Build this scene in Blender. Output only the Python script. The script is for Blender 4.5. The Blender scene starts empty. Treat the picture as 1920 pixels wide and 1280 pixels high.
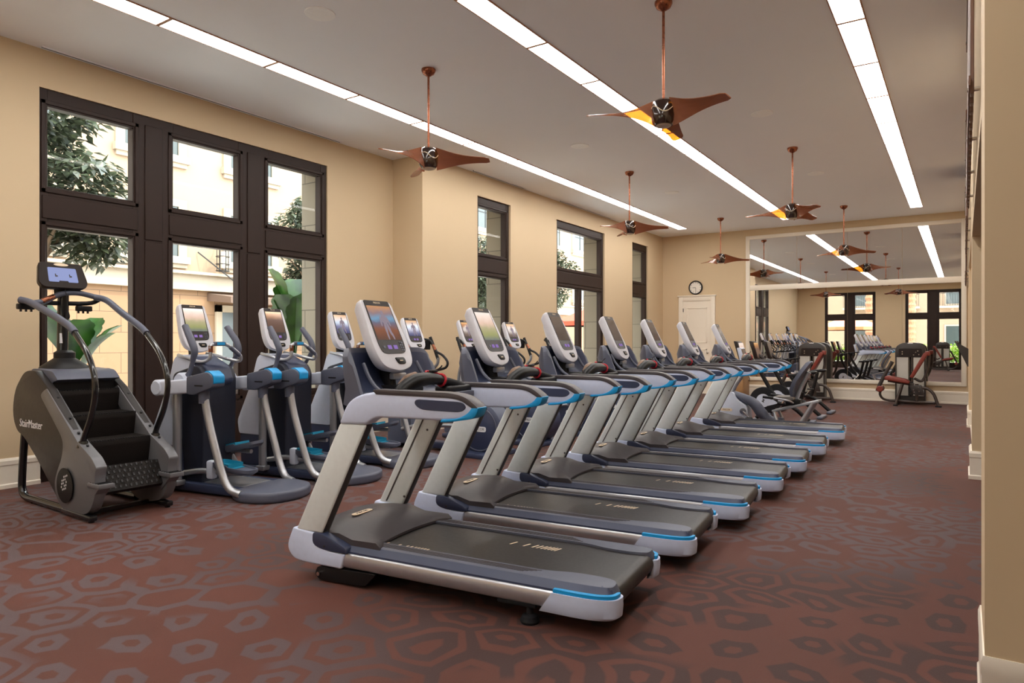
import bpy, bmesh, math, random
from mathutils import Vector, Matrix, Euler
R = math.radians
random.seed(7)
sc = bpy.context.scene
COL = sc.collection

# ------------------------------------------------------------------ colours and materials
def lin(c):
    return c / 12.92 if c <= 0.04045 else ((c + 0.055) / 1.055) ** 2.4
def rgb(r, g, b):
    return (lin(r / 255), lin(g / 255), lin(b / 255), 1.0)

def new_mat(name):
    m = bpy.data.materials.new(name); m.use_nodes = True
    nt = m.node_tree; nt.nodes.clear()
    out = nt.nodes.new('ShaderNodeOutputMaterial')
    return m, nt, out

def M(name, col, rough=0.5, metal=0.0, noise=0.06, scale=30.0, coat=0.0, bump=0.0, spec=0.5):
    """principled surface with a slight procedural variation of colour and gloss"""
    m, nt, out = new_mat(name)
    p = nt.nodes.new('ShaderNodeBsdfPrincipled')
    nt.links.new(p.outputs[0], out.inputs[0])
    tc = nt.nodes.new('ShaderNodeTexCoord')
    n = nt.nodes.new('ShaderNodeTexNoise'); n.inputs['Scale'].default_value = scale; n.inputs['Detail'].default_value = 3
    nt.links.new(tc.outputs['Object'], n.inputs['Vector'])
    mr = nt.nodes.new('ShaderNodeMapRange')
    mr.inputs['To Min'].default_value = 1 - noise; mr.inputs['To Max'].default_value = 1 + noise
    nt.links.new(n.outputs[0], mr.inputs[0])
    hs = nt.nodes.new('ShaderNodeHueSaturation'); hs.inputs['Color'].default_value = col
    nt.links.new(mr.outputs[0], hs.inputs['Value'])
    nt.links.new(hs.outputs[0], p.inputs['Base Color'])
    mr2 = nt.nodes.new('ShaderNodeMapRange')
    mr2.inputs['To Min'].default_value = max(0, rough - 0.05); mr2.inputs['To Max'].default_value = min(1, rough + 0.05)
    nt.links.new(n.outputs[0], mr2.inputs[0]); nt.links.new(mr2.outputs[0], p.inputs['Roughness'])
    p.inputs['Metallic'].default_value = metal
    p.inputs['Coat Weight'].default_value = coat
    p.inputs['Specular IOR Level'].default_value = spec
    if bump:
        b = nt.nodes.new('ShaderNodeBump'); b.inputs['Strength'].default_value = bump; b.inputs['Distance'].default_value = 0.01
        nt.links.new(n.outputs[0], b.inputs['Height']); nt.links.new(b.outputs[0], p.inputs['Normal'])
    return m

def emit_mat(name, col, strength):
    m, nt, out = new_mat(name)
    e = nt.nodes.new('ShaderNodeEmission'); e.inputs[0].default_value = col; e.inputs[1].default_value = strength
    nt.links.new(e.outputs[0], out.inputs[0]); return m

def math_node(nt, op, a, b=None, c=None):
    n = nt.nodes.new('ShaderNodeMath'); n.operation = op
    for i, v in enumerate((a, b, c)):
        if v is None: continue
        if isinstance(v, (int, float)): n.inputs[i].default_value = v
        else: nt.links.new(v, n.inputs[i])
    return n.outputs[0]

def mix_col(nt, f, a, b):
    n = nt.nodes.new('ShaderNodeMix'); n.data_type = 'RGBA'
    for sock, v in ((n.inputs[0], f), (n.inputs[6], a), (n.inputs[7], b)):
        if isinstance(v, (int, float)): sock.default_value = v
        elif isinstance(v, tuple): sock.default_value = v
        else: nt.links.new(v, sock)
    return n.outputs[2]

def carpet_mat():
    """woven carpet: rust ground, grey hexagonal rings and wandering honeycomb lines"""
    m, nt, out = new_mat('carpet'); L = nt.links
    p = nt.nodes.new('ShaderNodeBsdfPrincipled'); L.new(p.outputs[0], out.inputs[0])
    tc = nt.nodes.new('ShaderNodeTexCoord')
    wn = nt.nodes.new('ShaderNodeTexNoise'); wn.inputs['Scale'].default_value = 1.9; wn.inputs['Detail'].default_value = 1
    L.new(tc.outputs['Object'], wn.inputs['Vector'])
    off = nt.nodes.new('ShaderNodeVectorMath'); off.operation = 'MULTIPLY_ADD'
    L.new(wn.outputs['Color'], off.inputs[0]); off.inputs[1].default_value = (0.36, 0.36, 0); L.new(tc.outputs['Object'], off.inputs[2])
    mp = nt.nodes.new('ShaderNodeMapping'); mp.inputs['Rotation'].default_value = (0, 0, R(24)); mp.inputs['Scale'].default_value = (2.75, 3.1, 1)
    L.new(off.outputs[0], mp.inputs[0])
    sx = nt.nodes.new('ShaderNodeSeparateXYZ'); L.new(mp.outputs[0], sx.inputs[0])
    X, Y = sx.outputs[0], sx.outputs[1]
    S3 = 1.7320508
    def cell(ox, oy):
        a = math_node(nt, 'SUBTRACT', math_node(nt, 'FLOORED_MODULO', math_node(nt, 'ADD', X, ox), 1.0), 0.5)
        b = math_node(nt, 'SUBTRACT', math_node(nt, 'FLOORED_MODULO', math_node(nt, 'ADD', Y, oy), S3), S3 / 2)
        ax = math_node(nt, 'ABSOLUTE', a); ay = math_node(nt, 'ABSOLUTE', b)
        h = math_node(nt, 'MAXIMUM', ax, math_node(nt, 'ADD', math_node(nt, 'MULTIPLY', ax, 0.5), math_node(nt, 'MULTIPLY', ay, 0.8660254)))
        return h
    d = math_node(nt, 'MINIMUM', cell(0, 0), cell(0.5, S3 / 2))
    def band(lo, hi, s=0.02):
        a = nt.nodes.new('ShaderNodeMapRange'); a.interpolation_type = 'SMOOTHSTEP'
        a.inputs['From Min'].default_value = lo - s; a.inputs['From Max'].default_value = lo + s; L.new(d, a.inputs[0])
        b = nt.nodes.new('ShaderNodeMapRange'); b.interpolation_type = 'SMOOTHSTEP'
        b.inputs['From Min'].default_value = hi - s; b.inputs['From Max'].default_value = hi + s; L.new(d, b.inputs[0])
        return math_node(nt, 'SUBTRACT', a.outputs[0], b.outputs[0])
    def gate(scale, lo, hi, seed):
        g = nt.nodes.new('ShaderNodeTexNoise'); g.inputs['Scale'].default_value = scale; g.inputs['Detail'].default_value = 0
        mv = nt.nodes.new('ShaderNodeMapping'); mv.inputs['Location'].default_value = (seed, seed * 1.7, 0); L.new(tc.outputs['Object'], mv.inputs[0])
        L.new(mv.outputs[0], g.inputs['Vector'])
        r = nt.nodes.new('ShaderNodeMapRange'); r.interpolation_type = 'SMOOTHSTEP'
        r.inputs['From Min'].default_value = lo; r.inputs['From Max'].default_value = hi; L.new(g.outputs[0], r.inputs[0])
        return r.outputs[0]
    ring = math_node(nt, 'MULTIPLY', band(0.12, 0.29), gate(1.1, 0.33, 0.42, 3.0))
    line = math_node(nt, 'MULTIPLY', band(0.41, 0.7), gate(1.3, 0.44, 0.52, 11.0))
    pat = math_node(nt, 'MAXIMUM', ring, line)
    # weave speckle
    sp = nt.nodes.new('ShaderNodeTexNoise'); sp.inputs['Scale'].default_value = 170; sp.inputs['Detail'].default_value = 2
    L.new(tc.outputs['Object'], sp.inputs['Vector'])
    spr = nt.nodes.new('ShaderNodeMapRange'); spr.inputs['From Min'].default_value = 0.35; spr.inputs['From Max'].default_value = 0.68
    L.new(sp.outputs[0], spr.inputs[0])
    big = nt.nodes.new('ShaderNodeTexNoise'); big.inputs['Scale'].default_value = 0.7; big.inputs['Detail'].default_value = 2
    L.new(tc.outputs['Object'], big.inputs['Vector'])
    ground = mix_col(nt, big.outputs[0], CARPET_A, CARPET_B)
    ground = mix_col(nt, math_node(nt, 'MULTIPLY', spr.outputs[0], 0.30), ground, CARPET_S)
    grey = mix_col(nt, gate(0.28, 0.44, 0.62, 7.0), CARPET_G, CARPET_D)
    grey = mix_col(nt, math_node(nt, 'MULTIPLY', spr.outputs[0], 0.18), grey, CARPET_S)
    col = mix_col(nt, math_node(nt, 'MULTIPLY', pat, 0.88), ground, grey)
    L.new(col, p.inputs['Base Color'])
    p.inputs['Roughness'].default_value = 0.75
    p.inputs['Specular IOR Level'].default_value = 0.18
    p.inputs['Sheen Weight'].default_value = 0.05
    p.inputs['Sheen Roughness'].default_value = 0.4
    b = nt.nodes.new('ShaderNodeBump'); b.inputs['Strength'].default_value = 0.35; b.inputs['Distance'].default_value = 0.004
    L.new(sp.outputs[0], b.inputs['Height']); L.new(b.outputs[0], p.inputs['Normal'])
    return m
CARPET_A = rgb(80, 53, 46); CARPET_B = rgb(106, 60, 50); CARPET_S = rgb(84, 62, 58); CARPET_G = rgb(93, 81, 84); CARPET_D = rgb(62, 48, 47)

def glass_mat():
    m, nt, out = new_mat('window_glass')
    t = nt.nodes.new('ShaderNodeBsdfTransparent'); t.inputs[0].default_value = (0.95, 0.97, 0.96, 1)
    g = nt.nodes.new('ShaderNodeBsdfGlossy'); g.inputs['Roughness'].default_value = 0.0
    f = nt.nodes.new('ShaderNodeFresnel'); f.inputs[0].default_value = 1.45
    n = nt.nodes.new('ShaderNodeTexNoise'); n.inputs['Scale'].default_value = 0.6
    b = nt.nodes.new('ShaderNodeBump'); b.inputs['Strength'].default_value = 0.02
    nt.links.new(n.outputs[0], b.inputs['Height']); nt.links.new(b.outputs[0], g.inputs['Normal'])
    x = nt.nodes.new('ShaderNodeMixShader')
    ge = nt.nodes.new('ShaderNodeNewGeometry')
    fr = math_node(nt, 'MULTIPLY', math_node(nt, 'MULTIPLY', f.outputs[0], 0.35), math_node(nt, 'SUBTRACT', 1.0, ge.outputs['Backfacing']))
    nt.links.new(fr, x.inputs[0]); nt.links.new(t.outputs[0], x.inputs[1]); nt.links.new(g.outputs[0], x.inputs[2])
    nt.links.new(x.outputs[0], out.inputs[0]); return m

def blade_mat():
    """amber tinted plastic fan blade"""
    m, nt, out = new_mat('amber_blade')
    t = nt.nodes.new('ShaderNodeBsdfTransparent'); t.inputs[0].default_value = (0.92, 0.48, 0.10, 1)
    p = nt.nodes.new('ShaderNodeBsdfPrincipled'); p.inputs['Base Color'].default_value = rgb(146, 98, 76); p.inputs['Roughness'].default_value = 0.22
    n = nt.nodes.new('ShaderNodeTexNoise'); n.inputs['Scale'].default_value = 6
    mr = nt.nodes.new('ShaderNodeMapRange'); mr.inputs['To Min'].default_value = 0.58; mr.inputs['To Max'].default_value = 0.76
    nt.links.new(n.outputs[0], mr.inputs[0])
    x = nt.nodes.new('ShaderNodeMixShader'); nt.links.new(mr.outputs[0], x.inputs[0])
    nt.links.new(t.outputs[0], x.inputs[1]); nt.links.new(p.outputs[0], x.inputs[2])
    nt.links.new(x.outputs[0], out.inputs[0]); return m

def screen_mat(name, stops, strength, streak=0.15):
    m, nt, out = new_mat(name)
    tc = nt.nodes.new('ShaderNodeTexCoord'); s = nt.nodes.new('ShaderNodeSeparateXYZ'); nt.links.new(tc.outputs['Generated'], s.inputs[0])
    n = nt.nodes.new('ShaderNodeTexNoise'); n.inputs['Scale'].default_value = 4; nt.links.new(tc.outputs['Generated'], n.inputs['Vector'])
    v = math_node(nt, 'ADD', s.outputs[2], math_node(nt, 'MULTIPLY', math_node(nt, 'SUBTRACT', n.outputs[0], 0.5), streak))
    r = nt.nodes.new('ShaderNodeValToRGB'); nt.links.new(v, r.inputs[0])
    els = r.color_ramp.elements
    while len(els) < len(stops): els.new(0.5)
    for e, (pos, c) in zip(els, stops): e.position = pos; e.color = rgb(*c)
    e = nt.nodes.new('ShaderNodeEmission'); e.inputs[1].default_value = strength; nt.links.new(r.outputs[0], e.inputs[0])
    g = nt.nodes.new('ShaderNodeBsdfGlossy'); g.inputs['Roughness'].default_value = 0.08; g.inputs[0].default_value = (1, 1, 1, 1)
    f = nt.nodes.new('ShaderNodeFresnel'); f.inputs[0].default_value = 1.3
    a = nt.nodes.new('ShaderNodeMixShader')
    nt.links.new(f.outputs[0], a.inputs[0]); nt.links.new(e.outputs[0], a.inputs[1]); nt.links.new(g.outputs[0], a.inputs[2])
    nt.links.new(a.outputs[0], out.inputs[0]); return m

def block_mat(name, c1, c2, mortar, bw, bh, axis, rough=0.85, msize=0.008):
    """stone blocks laid on a wall; axis = which object axis runs along the wall"""
    m, nt, out = new_mat(name); L = nt.links
    p = nt.nodes.new('ShaderNodeBsdfPrincipled'); L.new(p.outputs[0], out.inputs[0]); p.inputs['Roughness'].default_value = rough
    tc = nt.nodes.new('ShaderNodeTexCoord'); s = nt.nodes.new('ShaderNodeSeparateXYZ'); L.new(tc.outputs['Object'], s.inputs[0])
    c = nt.nodes.new('ShaderNodeCombineXYZ'); L.new(s.outputs[axis], c.inputs[0]); L.new(s.outputs[2], c.inputs[1])
    b = nt.nodes.new('ShaderNodeTexBrick'); L.new(c.outputs[0], b.inputs[0])
    b.inputs['Scale'].default_value = 1; b.inputs['Brick Width'].default_value = bw; b.inputs['Row Height'].default_value = bh
    b.inputs['Mortar Size'].default_value = msize; b.inputs['Color1'].default_value = c1; b.inputs['Color2'].default_value = c2; b.inputs['Mortar'].default_value = mortar
    L.new(b.outputs['Color'], p.inputs['Base Color']); return m

def leaf_mat(name, c1, c2, gloss=0.45):
    m, nt, out = new_mat(name); L = nt.links
    p = nt.nodes.new('ShaderNodeBsdfPrincipled'); p.inputs['Roughness'].default_value = gloss
    g = nt.nodes.new('ShaderNodeNewGeometry'); n = nt.nodes.new('ShaderNodeTexNoise'); n.inputs['Scale'].default_value = 5
    L.new(g.outputs['Position'], n.inputs['Vector'])
    r = nt.nodes.new('ShaderNodeMapRange'); r.inputs['From Min'].default_value = 0.35; r.inputs['From Max'].default_value = 0.65; L.new(n.outputs[0], r.inputs[0])
    col = mix_col(nt, r.outputs[0], c1, c2); L.new(col, p.inputs['Base Color'])
    t = nt.nodes.new('ShaderNodeBsdfTranslucent'); L.new(col, t.inputs[0])
    x = nt.nodes.new('ShaderNodeMixShader'); x.inputs[0].default_value = 0.3
    L.new(p.outputs[0], x.inputs[1]); L.new(t.outputs[0], x.inputs[2]); L.new(x.outputs[0], out.inputs[0]); return m

MT = {}
MT['carpet'] = carpet_mat()
MT['wall'] = M('wall_paint', rgb(209, 186, 152), 0.7, noise=0.015, scale=3)
MT['ceiling'] = M('ceiling_paint', rgb(242, 243, 247), 0.85, noise=0.01, scale=3)
MT['trim'] = M('cream_trim', rgb(236, 226, 210), 0.45, noise=0.015)
MT['door'] = M('door_paint', rgb(240, 230, 214), 0.45, noise=0.015)
MT['wood'] = M('dark_window_wood', rgb(42, 26, 20), 0.5, noise=0.2, scale=9, spec=0.3)
MT['glass'] = glass_mat()
MT['mirror'] = M('mirror_silver', (0.86, 0.86, 0.85, 1), 0.0, 1.0, noise=0.0)
nt = MT['mirror'].node_tree
for n in nt.nodes:
    if n.type == 'MAP_RANGE': n.inputs['To Min'].default_value = n.inputs['To Max'].default_value = 0.0 if n.inputs['To Min'].default_value < 0.5 else 1.0
MT['diffuser'] = emit_mat('light_diffuser', (1.0, 0.962, 0.915, 1), 15.5)
MT['light_trim'] = M('bronze_light_trim', rgb(170, 120, 84), 0.5)
MT['tile'] = M('dark_floor_tile', rgb(62, 58, 58), 0.35, noise=0.15, scale=4)
MT['black'] = M('black_plastic', rgb(22, 21, 23), 0.45, spec=0.3)
MT['rubber'] = M('black_rubber', rgb(26, 26, 30), 0.7, spec=0.25)
MT['gloss_black'] = M('gloss_black', rgb(10, 10, 11), 0.4, spec=0.25)
MT['black_steel'] = M('black_steel', rgb(22, 22, 24), 0.22, coat=0.4)
MT['navy'] = M('navy_plastic', rgb(52, 60, 86), 0.42)
MT['slate'] = M('slate_grey_plastic', rgb(84, 88, 104), 0.45)
MT['cover'] = M('warm_grey_plastic', rgb(68, 63, 67), 0.42)
MT['pale'] = M('pale_blue_grey_plastic', rgb(204, 215, 242), 0.4)
MT['shell'] = M('light_grey_shell', rgb(198, 205, 222), 0.4)
MT['silver'] = M('silver_paint', rgb(180, 182, 188), 0.32, 0.75)
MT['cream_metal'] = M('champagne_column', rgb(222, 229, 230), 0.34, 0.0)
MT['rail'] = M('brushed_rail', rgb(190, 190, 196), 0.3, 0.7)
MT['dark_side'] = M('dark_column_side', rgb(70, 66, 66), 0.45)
MT['cyan'] = M('cyan_trim', rgb(10, 150, 214), 0.4)
MT['teal'] = M('teal_tread', rgb(14, 128, 160), 0.5)
MT['belt'] = M('treadmill_belt', rgb(30, 26, 25), 0.42, noise=0.12, scale=60)
MT['cream'] = M('cream_print', rgb(226, 206, 178), 0.6)
MT['ink'] = M('dark_ink', rgb(50, 46, 48), 0.6)
MT['white_print'] = M('white_print', rgb(225, 225, 228), 0.6)
MT['bezel'] = M('console_bezel', rgb(206, 206, 214), 0.34)
MT['brown_black'] = M('brown_black_gloss', rgb(40, 32, 29), 0.35, spec=0.25)
MT['chrome'] = M('chrome', rgb(210, 208, 205), 0.15, 1.0)
MT['red'] = M('red_strap', rgb(190, 20, 40), 0.6)
MT['maroon'] = M('maroon_vinyl', rgb(124, 48, 36), 0.45)
MT['bronze_frame'] = M('dark_bronze_steel', rgb(74, 64, 60), 0.38, 0.4)
MT['machine_shroud'] = M('machine_shroud', rgb(52, 46, 43), 0.4)
MT['grey_panel'] = M('machine_panel', rgb(190, 188, 180), 0.5)
MT['weight'] = M('weight_plate', rgb(30, 29, 30), 0.4)
MT['grey_pad'] = M('grey_vinyl', rgb(104, 98, 94), 0.55)
MT['stair_black'] = M('stair_body_black', rgb(46, 42, 41), 0.4, spec=0.35)
MT['stair_grey'] = M('stair_band_grey', rgb(112, 112, 116), 0.38, 0.3)
MT['stair_tread'] = M('stair_tread_rubber', rgb(27, 22, 20), 0.6, bump=0.3, scale=200, spec=0.2)
MT['tower_dark'] = M('dark_tower_plastic', rgb(34, 37, 50), 0.45, spec=0.35)
MT['copper'] = M('copper_rod', rgb(150, 92, 68), 0.28, 0.85)
MT['hub'] = M('fan_hub_bronze', rgb(44, 28, 22), 0.12, coat=0.6)
MT['blade'] = blade_mat()
MT['fan_glass'] = M('fan_light_glass', rgb(190, 170, 150), 0.3)
MT['panel_wood'] = M('brown_panel_wood', rgb(100, 70, 56), 0.45, noise=0.15, scale=6)
MT['white'] = M('white_enamel', rgb(250, 250, 250), 0.5)
MT['pulse_glint'] = M('pulse_plate_painted_glint', rgb(112, 88, 70), 0.4, 0.5)  # beige highlight painted onto the treadmill handlebar
MT['oak'] = M('light_oak', rgb(160, 120, 78), 0.5, noise=0.15, scale=12)
MT['screen_body'] = screen_mat('screen_body', [(0.0, (92, 60, 48)), (0.3, (138, 88, 66)), (0.5, (112, 110, 130)), (0.62, (120, 160, 190)), (0.78, (150, 128, 132)), (1.0, (205, 150, 105))], 0.75)
MT['screen_body2'] = screen_mat('screen_body_violet', [(0.0, (70, 70, 110)), (0.35, (110, 110, 150)), (0.6, (160, 180, 205)), (0.8, (200, 170, 150)), (1.0, (235, 180, 125))], 0.75)
MT['screen_land'] = screen_mat('screen_landscape', [(0.0, (110, 116, 112)), (0.2, (150, 152, 100)), (0.42, (176, 166, 130)), (0.6, (222, 190, 170)), (1.0, (248, 232, 222))], 0.9)
MT['screen_dusk'] = screen_mat('screen_dusk', [(0.0, (92, 72, 62)), (0.6, (112, 84, 72)), (0.85, (190, 132, 84)), (1.0, (240, 190, 130))], 0.85, 0.08)
MT['screen_idle'] = screen_mat('screen_idle', [(0.0, (88, 76, 68)), (0.5, (104, 90, 80)), (1.0, (112, 98, 86))], 0.8, 0.05)
MT['screen_ghost'] = emit_mat('screen_figure', rgb(176, 160, 172), 0.5)
MT['screen_button'] = emit_mat('screen_button', rgb(150, 120, 190), 0.7)
MT['screen_lcd'] = emit_mat('lcd_blue', rgb(150, 160, 205), 0.75)
MT['facade_up'] = M('facade_stucco', rgb(142, 119, 97), 0.9, noise=0.04, scale=2)
MT['facade_trim'] = M('facade_trim', rgb(154, 140, 122), 0.8)
MT['facade_stone'] = block_mat('facade_stone', rgb(128, 98, 72), rgb(122, 93, 68), rgb(80, 60, 44), 1.1, 0.55, 1)
MT['reveal_stone'] = block_mat('reveal_stone', rgb(134, 124, 108), rgb(127, 117, 101), rgb(90, 83, 71), 0.6, 0.62, 0)
MT['dark_pane'] = M('dark_pane', rgb(52, 58, 56), 0.15)
MT['awning'] = M('awning_brown', rgb(92, 72, 60), 0.7)
MT['iron'] = M('black_iron', rgb(30, 28, 28), 0.5, 0.3)
MT['paving'] = M('outdoor_paving', rgb(206, 200, 190), 0.8, noise=0.1, scale=2)
MT['leaf'] = leaf_mat('ficus_leaf', rgb(36, 42, 30), rgb(78, 86, 64), 0.35)
MT['banana'] = leaf_mat('banana_leaf', rgb(18, 46, 13), rgb(44, 78, 26), 0.4)
MT['bush'] = leaf_mat('bush_leaf', rgb(90, 130, 30), rgb(150, 180, 60), 0.5)
MT['bark'] = M('bark', rgb(112, 92, 74), 0.9, noise=0.3, scale=14, bump=0.6)
MT['palm_bark'] = M('palm_bark', rgb(150, 108, 80), 0.9, noise=0.4, scale=10, bump=0.8)
MT['red_canvas'] = M('red_canvas', rgb(206, 70, 48), 0.8)
MT['orange_canvas'] = M('orange_canvas', rgb(226, 140, 96), 0.8)
MT['planter'] = M('planter_wood', rgb(190, 160, 130), 0.8, noise=0.15, scale=10)
MT['terracotta'] = M('terracotta', rgb(186, 110, 80), 0.8)
MT['clock_face'] = M('clock_face', rgb(236, 228, 218), 0.5)
MT['plate'] = M('speaker_grille', rgb(176, 172, 172), 0.6, noise=0.2, scale=400)

# ------------------------------------------------------------------ mesh building
class B:
    def __init__(s): s.bm = bmesh.new()
    def _add(s, t, mi=0, M4=None):
        for f in t.faces: f.material_index = mi if f.material_index == 0 else f.material_index
        if M4 is not None: bmesh.ops.transform(t, matrix=M4, verts=t.verts)
        me = bpy.data.meshes.new('tmp'); t.to_mesh(me); t.free(); s.bm.from_mesh(me); bpy.data.meshes.remove(me)
        return s
    @staticmethod
    def _bevel(t, bev, seg, ang=28):
        if bev <= 0: return
        t.normal_update()
        es = [e for e in t.edges if len(e.link_faces) == 2 and e.calc_face_angle(0) > R(ang)]
        if es: bmesh.ops.bevel(t, geom=es, offset=bev, segments=seg, affect='EDGES', profile=0.5, clamp_overlap=True)
    def box(s, c, size, rot=None, bev=0.0, seg=2, mi=0, M4=None):
        t = bmesh.new(); bmesh.ops.create_cube(t, size=1.0)
        bmesh.ops.scale(t, vec=size, verts=t.verts); s._bevel(t, bev, seg)
        m = Matrix.Translation(c)
        if rot is not None: m = m @ Euler(rot).to_matrix().to_4x4()
        bmesh.ops.transform(t, matrix=m, verts=t.verts)
        return s._add(t, mi, M4)
    def prism(s, poly, a0, a1, plane='xz', bev=0.0, seg=2, mi=0, M4=None):
        f3 = {'xz': lambda u, v, w: (u, w, v), 'xy': lambda u, v, w: (u, v, w), 'yz': lambda u, v, w: (w, u, v)}[plane]
        t = bmesh.new()
        v0 = [t.verts.new(f3(u, v, a0)) for u, v in poly]; v1 = [t.verts.new(f3(u, v, a1)) for u, v in poly]
        n = len(poly)
        t.faces.new(v0); t.faces.new(list(reversed(v1)))
        for i in range(n): t.faces.new((v0[i], v1[i], v1[(i + 1) % n], v0[(i + 1) % n]))
        bmesh.ops.recalc_face_normals(t, faces=t.faces); s._bevel(t, bev, seg)
        return s._add(t, mi, M4)
    def loft(s, rings, cap=True, closed=True, mi=0, M4=None):
        t = bmesh.new(); vs = [[t.verts.new(p) for p in r] for r in rings]; n = len(rings[0])
        for a, b in zip(vs, vs[1:]):
            for i in range(n if closed else n - 1):
                j = (i + 1) % n
                try: t.faces.new((a[i], a[j], b[j], b[i]))
                except ValueError: pass
        if cap and closed:
            t.faces.new(list(reversed(vs[0]))); t.faces.new(vs[-1])
        bmesh.ops.recalc_face_normals(t, faces=t.faces)
        return s._add(t, mi, M4)
    def tube(s, pts, r, seg=10, sub=5, closed=False, mi=0, M4=None, flat=None):
        """pipe through control points; r = number or list; flat = squash factor of the section's second axis"""
        P = [Vector(p) for p in pts]
        rr = r if isinstance(r, (list, tuple)) else [r] * len(P)
        path, rad = [], []
        n = len(P)
        if sub > 1 and n > 2:
            for i in range(n if closed else n - 1):
                p0 = P[(i - 1) % n] if closed or i > 0 else P[0] * 2 - P[1]
                p1, p2 = P[i], P[(i + 1) % n]
                p3 = P[(i + 2) % n] if closed or i + 2 < n else P[-1] * 2 - P[-2]
                for k in range(sub):
                    u = k / sub
                    path.append(0.5 * ((2 * p1) + (p2 - p0) * u + (2 * p0 - 5 * p1 + 4 * p2 - p3) * u * u + (3 * p1 - p0 - 3 * p2 + p3) * u ** 3))
                    rad.append(rr[i] * (1 - u) + rr[(i + 1) % n] * u)
            if not closed: path.append(P[-1]); rad.append(rr[-1])
        else: path, rad = P, list(rr)
        m = len(path); tang = []
        for i in range(m):
            a = path[(i - 1) % m] if closed or i > 0 else path[i]
            b = path[(i + 1) % m] if closed or i < m - 1 else path[i]
            tang.append((b - a).normalized())
        up = Vector((0, 0, 1)) if abs(tang[0].z) < 0.9 else Vector((1, 0, 0))
        nx = (up - tang[0] * up.dot(tang[0])).normalized(); rings = []
        for i in range(m):
            nx = (nx - tang[i] * nx.dot(tang[i])).normalized(); ny = tang[i].cross(nx)
            rings.append([path[i] + nx * (math.cos(a) * rad[i]) + ny * (math.sin(a) * rad[i] * (flat or 1)) for a in (2 * math.pi * k / seg for k in range(seg))])
        if closed: rings.append(rings[0])
        return s.loft(rings, cap=not closed, mi=mi, M4=M4)
    def lathe(s, prof, seg=24, axis='z', c=(0, 0, 0), mi=0, M4=None):
        """profile (radius, height); closed solid round the axis"""
        rot = {'z': Matrix(), 'y': Matrix.Rotation(R(90), 4, 'X'), 'x': Matrix.Rotation(R(90), 4, 'Y')}[axis]
        m = Matrix.Translation(c) @ rot
        rings = [[m @ Vector((max(r, 1e-4) * math.cos(2 * math.pi * k / seg), max(r, 1e-4) * math.sin(2 * math.pi * k / seg), h)) for k in range(seg)] for r, h in prof]
        return s.loft(rings, mi=mi, M4=M4)
    def text(s, string, size, M4, mi=0, depth=0.0008):
        cu = bpy.data.curves.new('txt', 'FONT'); cu.body = string; cu.size = size; cu.align_x = 'CENTER'; cu.align_y = 'CENTER'; cu.extrude = depth; cu.resolution_u = 2
        o = bpy.data.objects.new('txt', cu); COL.objects.link(o)
        bpy.context.view_layer.update()
        me = bpy.data.meshes.new_from_object(o.evaluated_get(bpy.context.evaluated_depsgraph_get()))
        t = bmesh.new(); t.from_mesh(me)
        bpy.data.objects.remove(o); bpy.data.curves.remove(cu); bpy.data.meshes.remove(me)
        for f in t.faces: f.material_index = 0
        return s._add(t, mi, M4)
    def build(s, name, mats, parent=None, smooth=38):
        me = bpy.data.meshes.new(name); s.bm.to_mesh(me); s.bm.free()
        for mm in (mats if isinstance(mats, (list, tuple)) else [mats]): me.materials.append(MT[mm] if isinstance(mm, str) else mm)
        for p in me.polygons: p.use_smooth = True
        me.set_sharp_from_angle(angle=R(smooth))
        o = bpy.data.objects.new(name, me); COL.objects.link(o)
        if parent is not None: o.parent = parent
        return o

def rpoly(pts, r=0.02, n=4):
    """round the corners of a polygon; a point may carry its own radius"""
    out = []; N = len(pts)
    for i in range(N):
        p = Vector(pts[i][:2]); a = Vector(pts[i - 1][:2]); b = Vector(pts[(i + 1) % N][:2])
        rr = pts[i][2] if len(pts[i]) > 2 else r
        if rr <= 0: out.append((p.x, p.y)); continue
        d1 = min(rr, 0.45 * (a - p).length); d2 = min(rr, 0.45 * (b - p).length)
        q1 = p + (a - p).normalized() * d1; q2 = p + (b - p).normalized() * d2
        for k in range(n + 1):
            u = k / n; q = q1 * (1 - u) ** 2 + p * (2 * u * (1 - u)) + q2 * u * u
            out.append((q.x, q.y))
    return out

def thing(name, label, cat, loc=(0, 0, 0), rz=0.0, group=None):
    o = bpy.data.objects.new(name, None); COL.objects.link(o); o.empty_display_size = 0.1
    o.location = loc; o.rotation_euler = (0, 0, rz)
    o['label'] = label; o['category'] = cat
    if group: o['group'] = group
    return o
def tag(o, label, cat, group=None, kind=None):
    o['label'] = label; o['category'] = cat
    if group: o['group'] = group
    if kind: o['kind'] = kind
    return o
def struct(o, label=None):
    o['kind'] = 'structure'
    if label: o['label'] = label
    return o
def dup(root, loc, rz, label=None, group=None):
    def cp(o, par):
        c = o.copy(); COL.objects.link(c)
        if par is not None: c.parent = par
        for ch in list(o.children): cp(ch, c)
        return c
    r = cp(root, None); r.location = loc; r.rotation_euler = (0, 0, rz)
    if label: r['label'] = label
    if group: r['group'] = group
    return r
def find(root, base):
    for ch in root.children_recursive:
        if ch.name.split('.')[0] == base: return ch
def set_mat(o, idx, mat):
    o.material_slots[idx].link = 'OBJECT'; o.material_slots[idx].material = MT[mat]

# ------------------------------------------------------------------ camera
CAM_H, H = 1.4, 4.3
XW, XW2, YF, YB, XR, YS = -7.62, -7.0, 18.2, -3.8, 0.07, 8.06
cd = bpy.data.cameras.new('camera'); cam = bpy.data.objects.new('camera', cd); COL.objects.link(cam)
cd.sensor_width = 36; cd.lens = 1280 / 1920 * 36; cd.clip_start = 0.05; cd.clip_end = 300
cam.location = (0, 0, CAM_H); cam.rotation_euler = (R(90), 0, R(33.493)); sc.camera = cam

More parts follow.
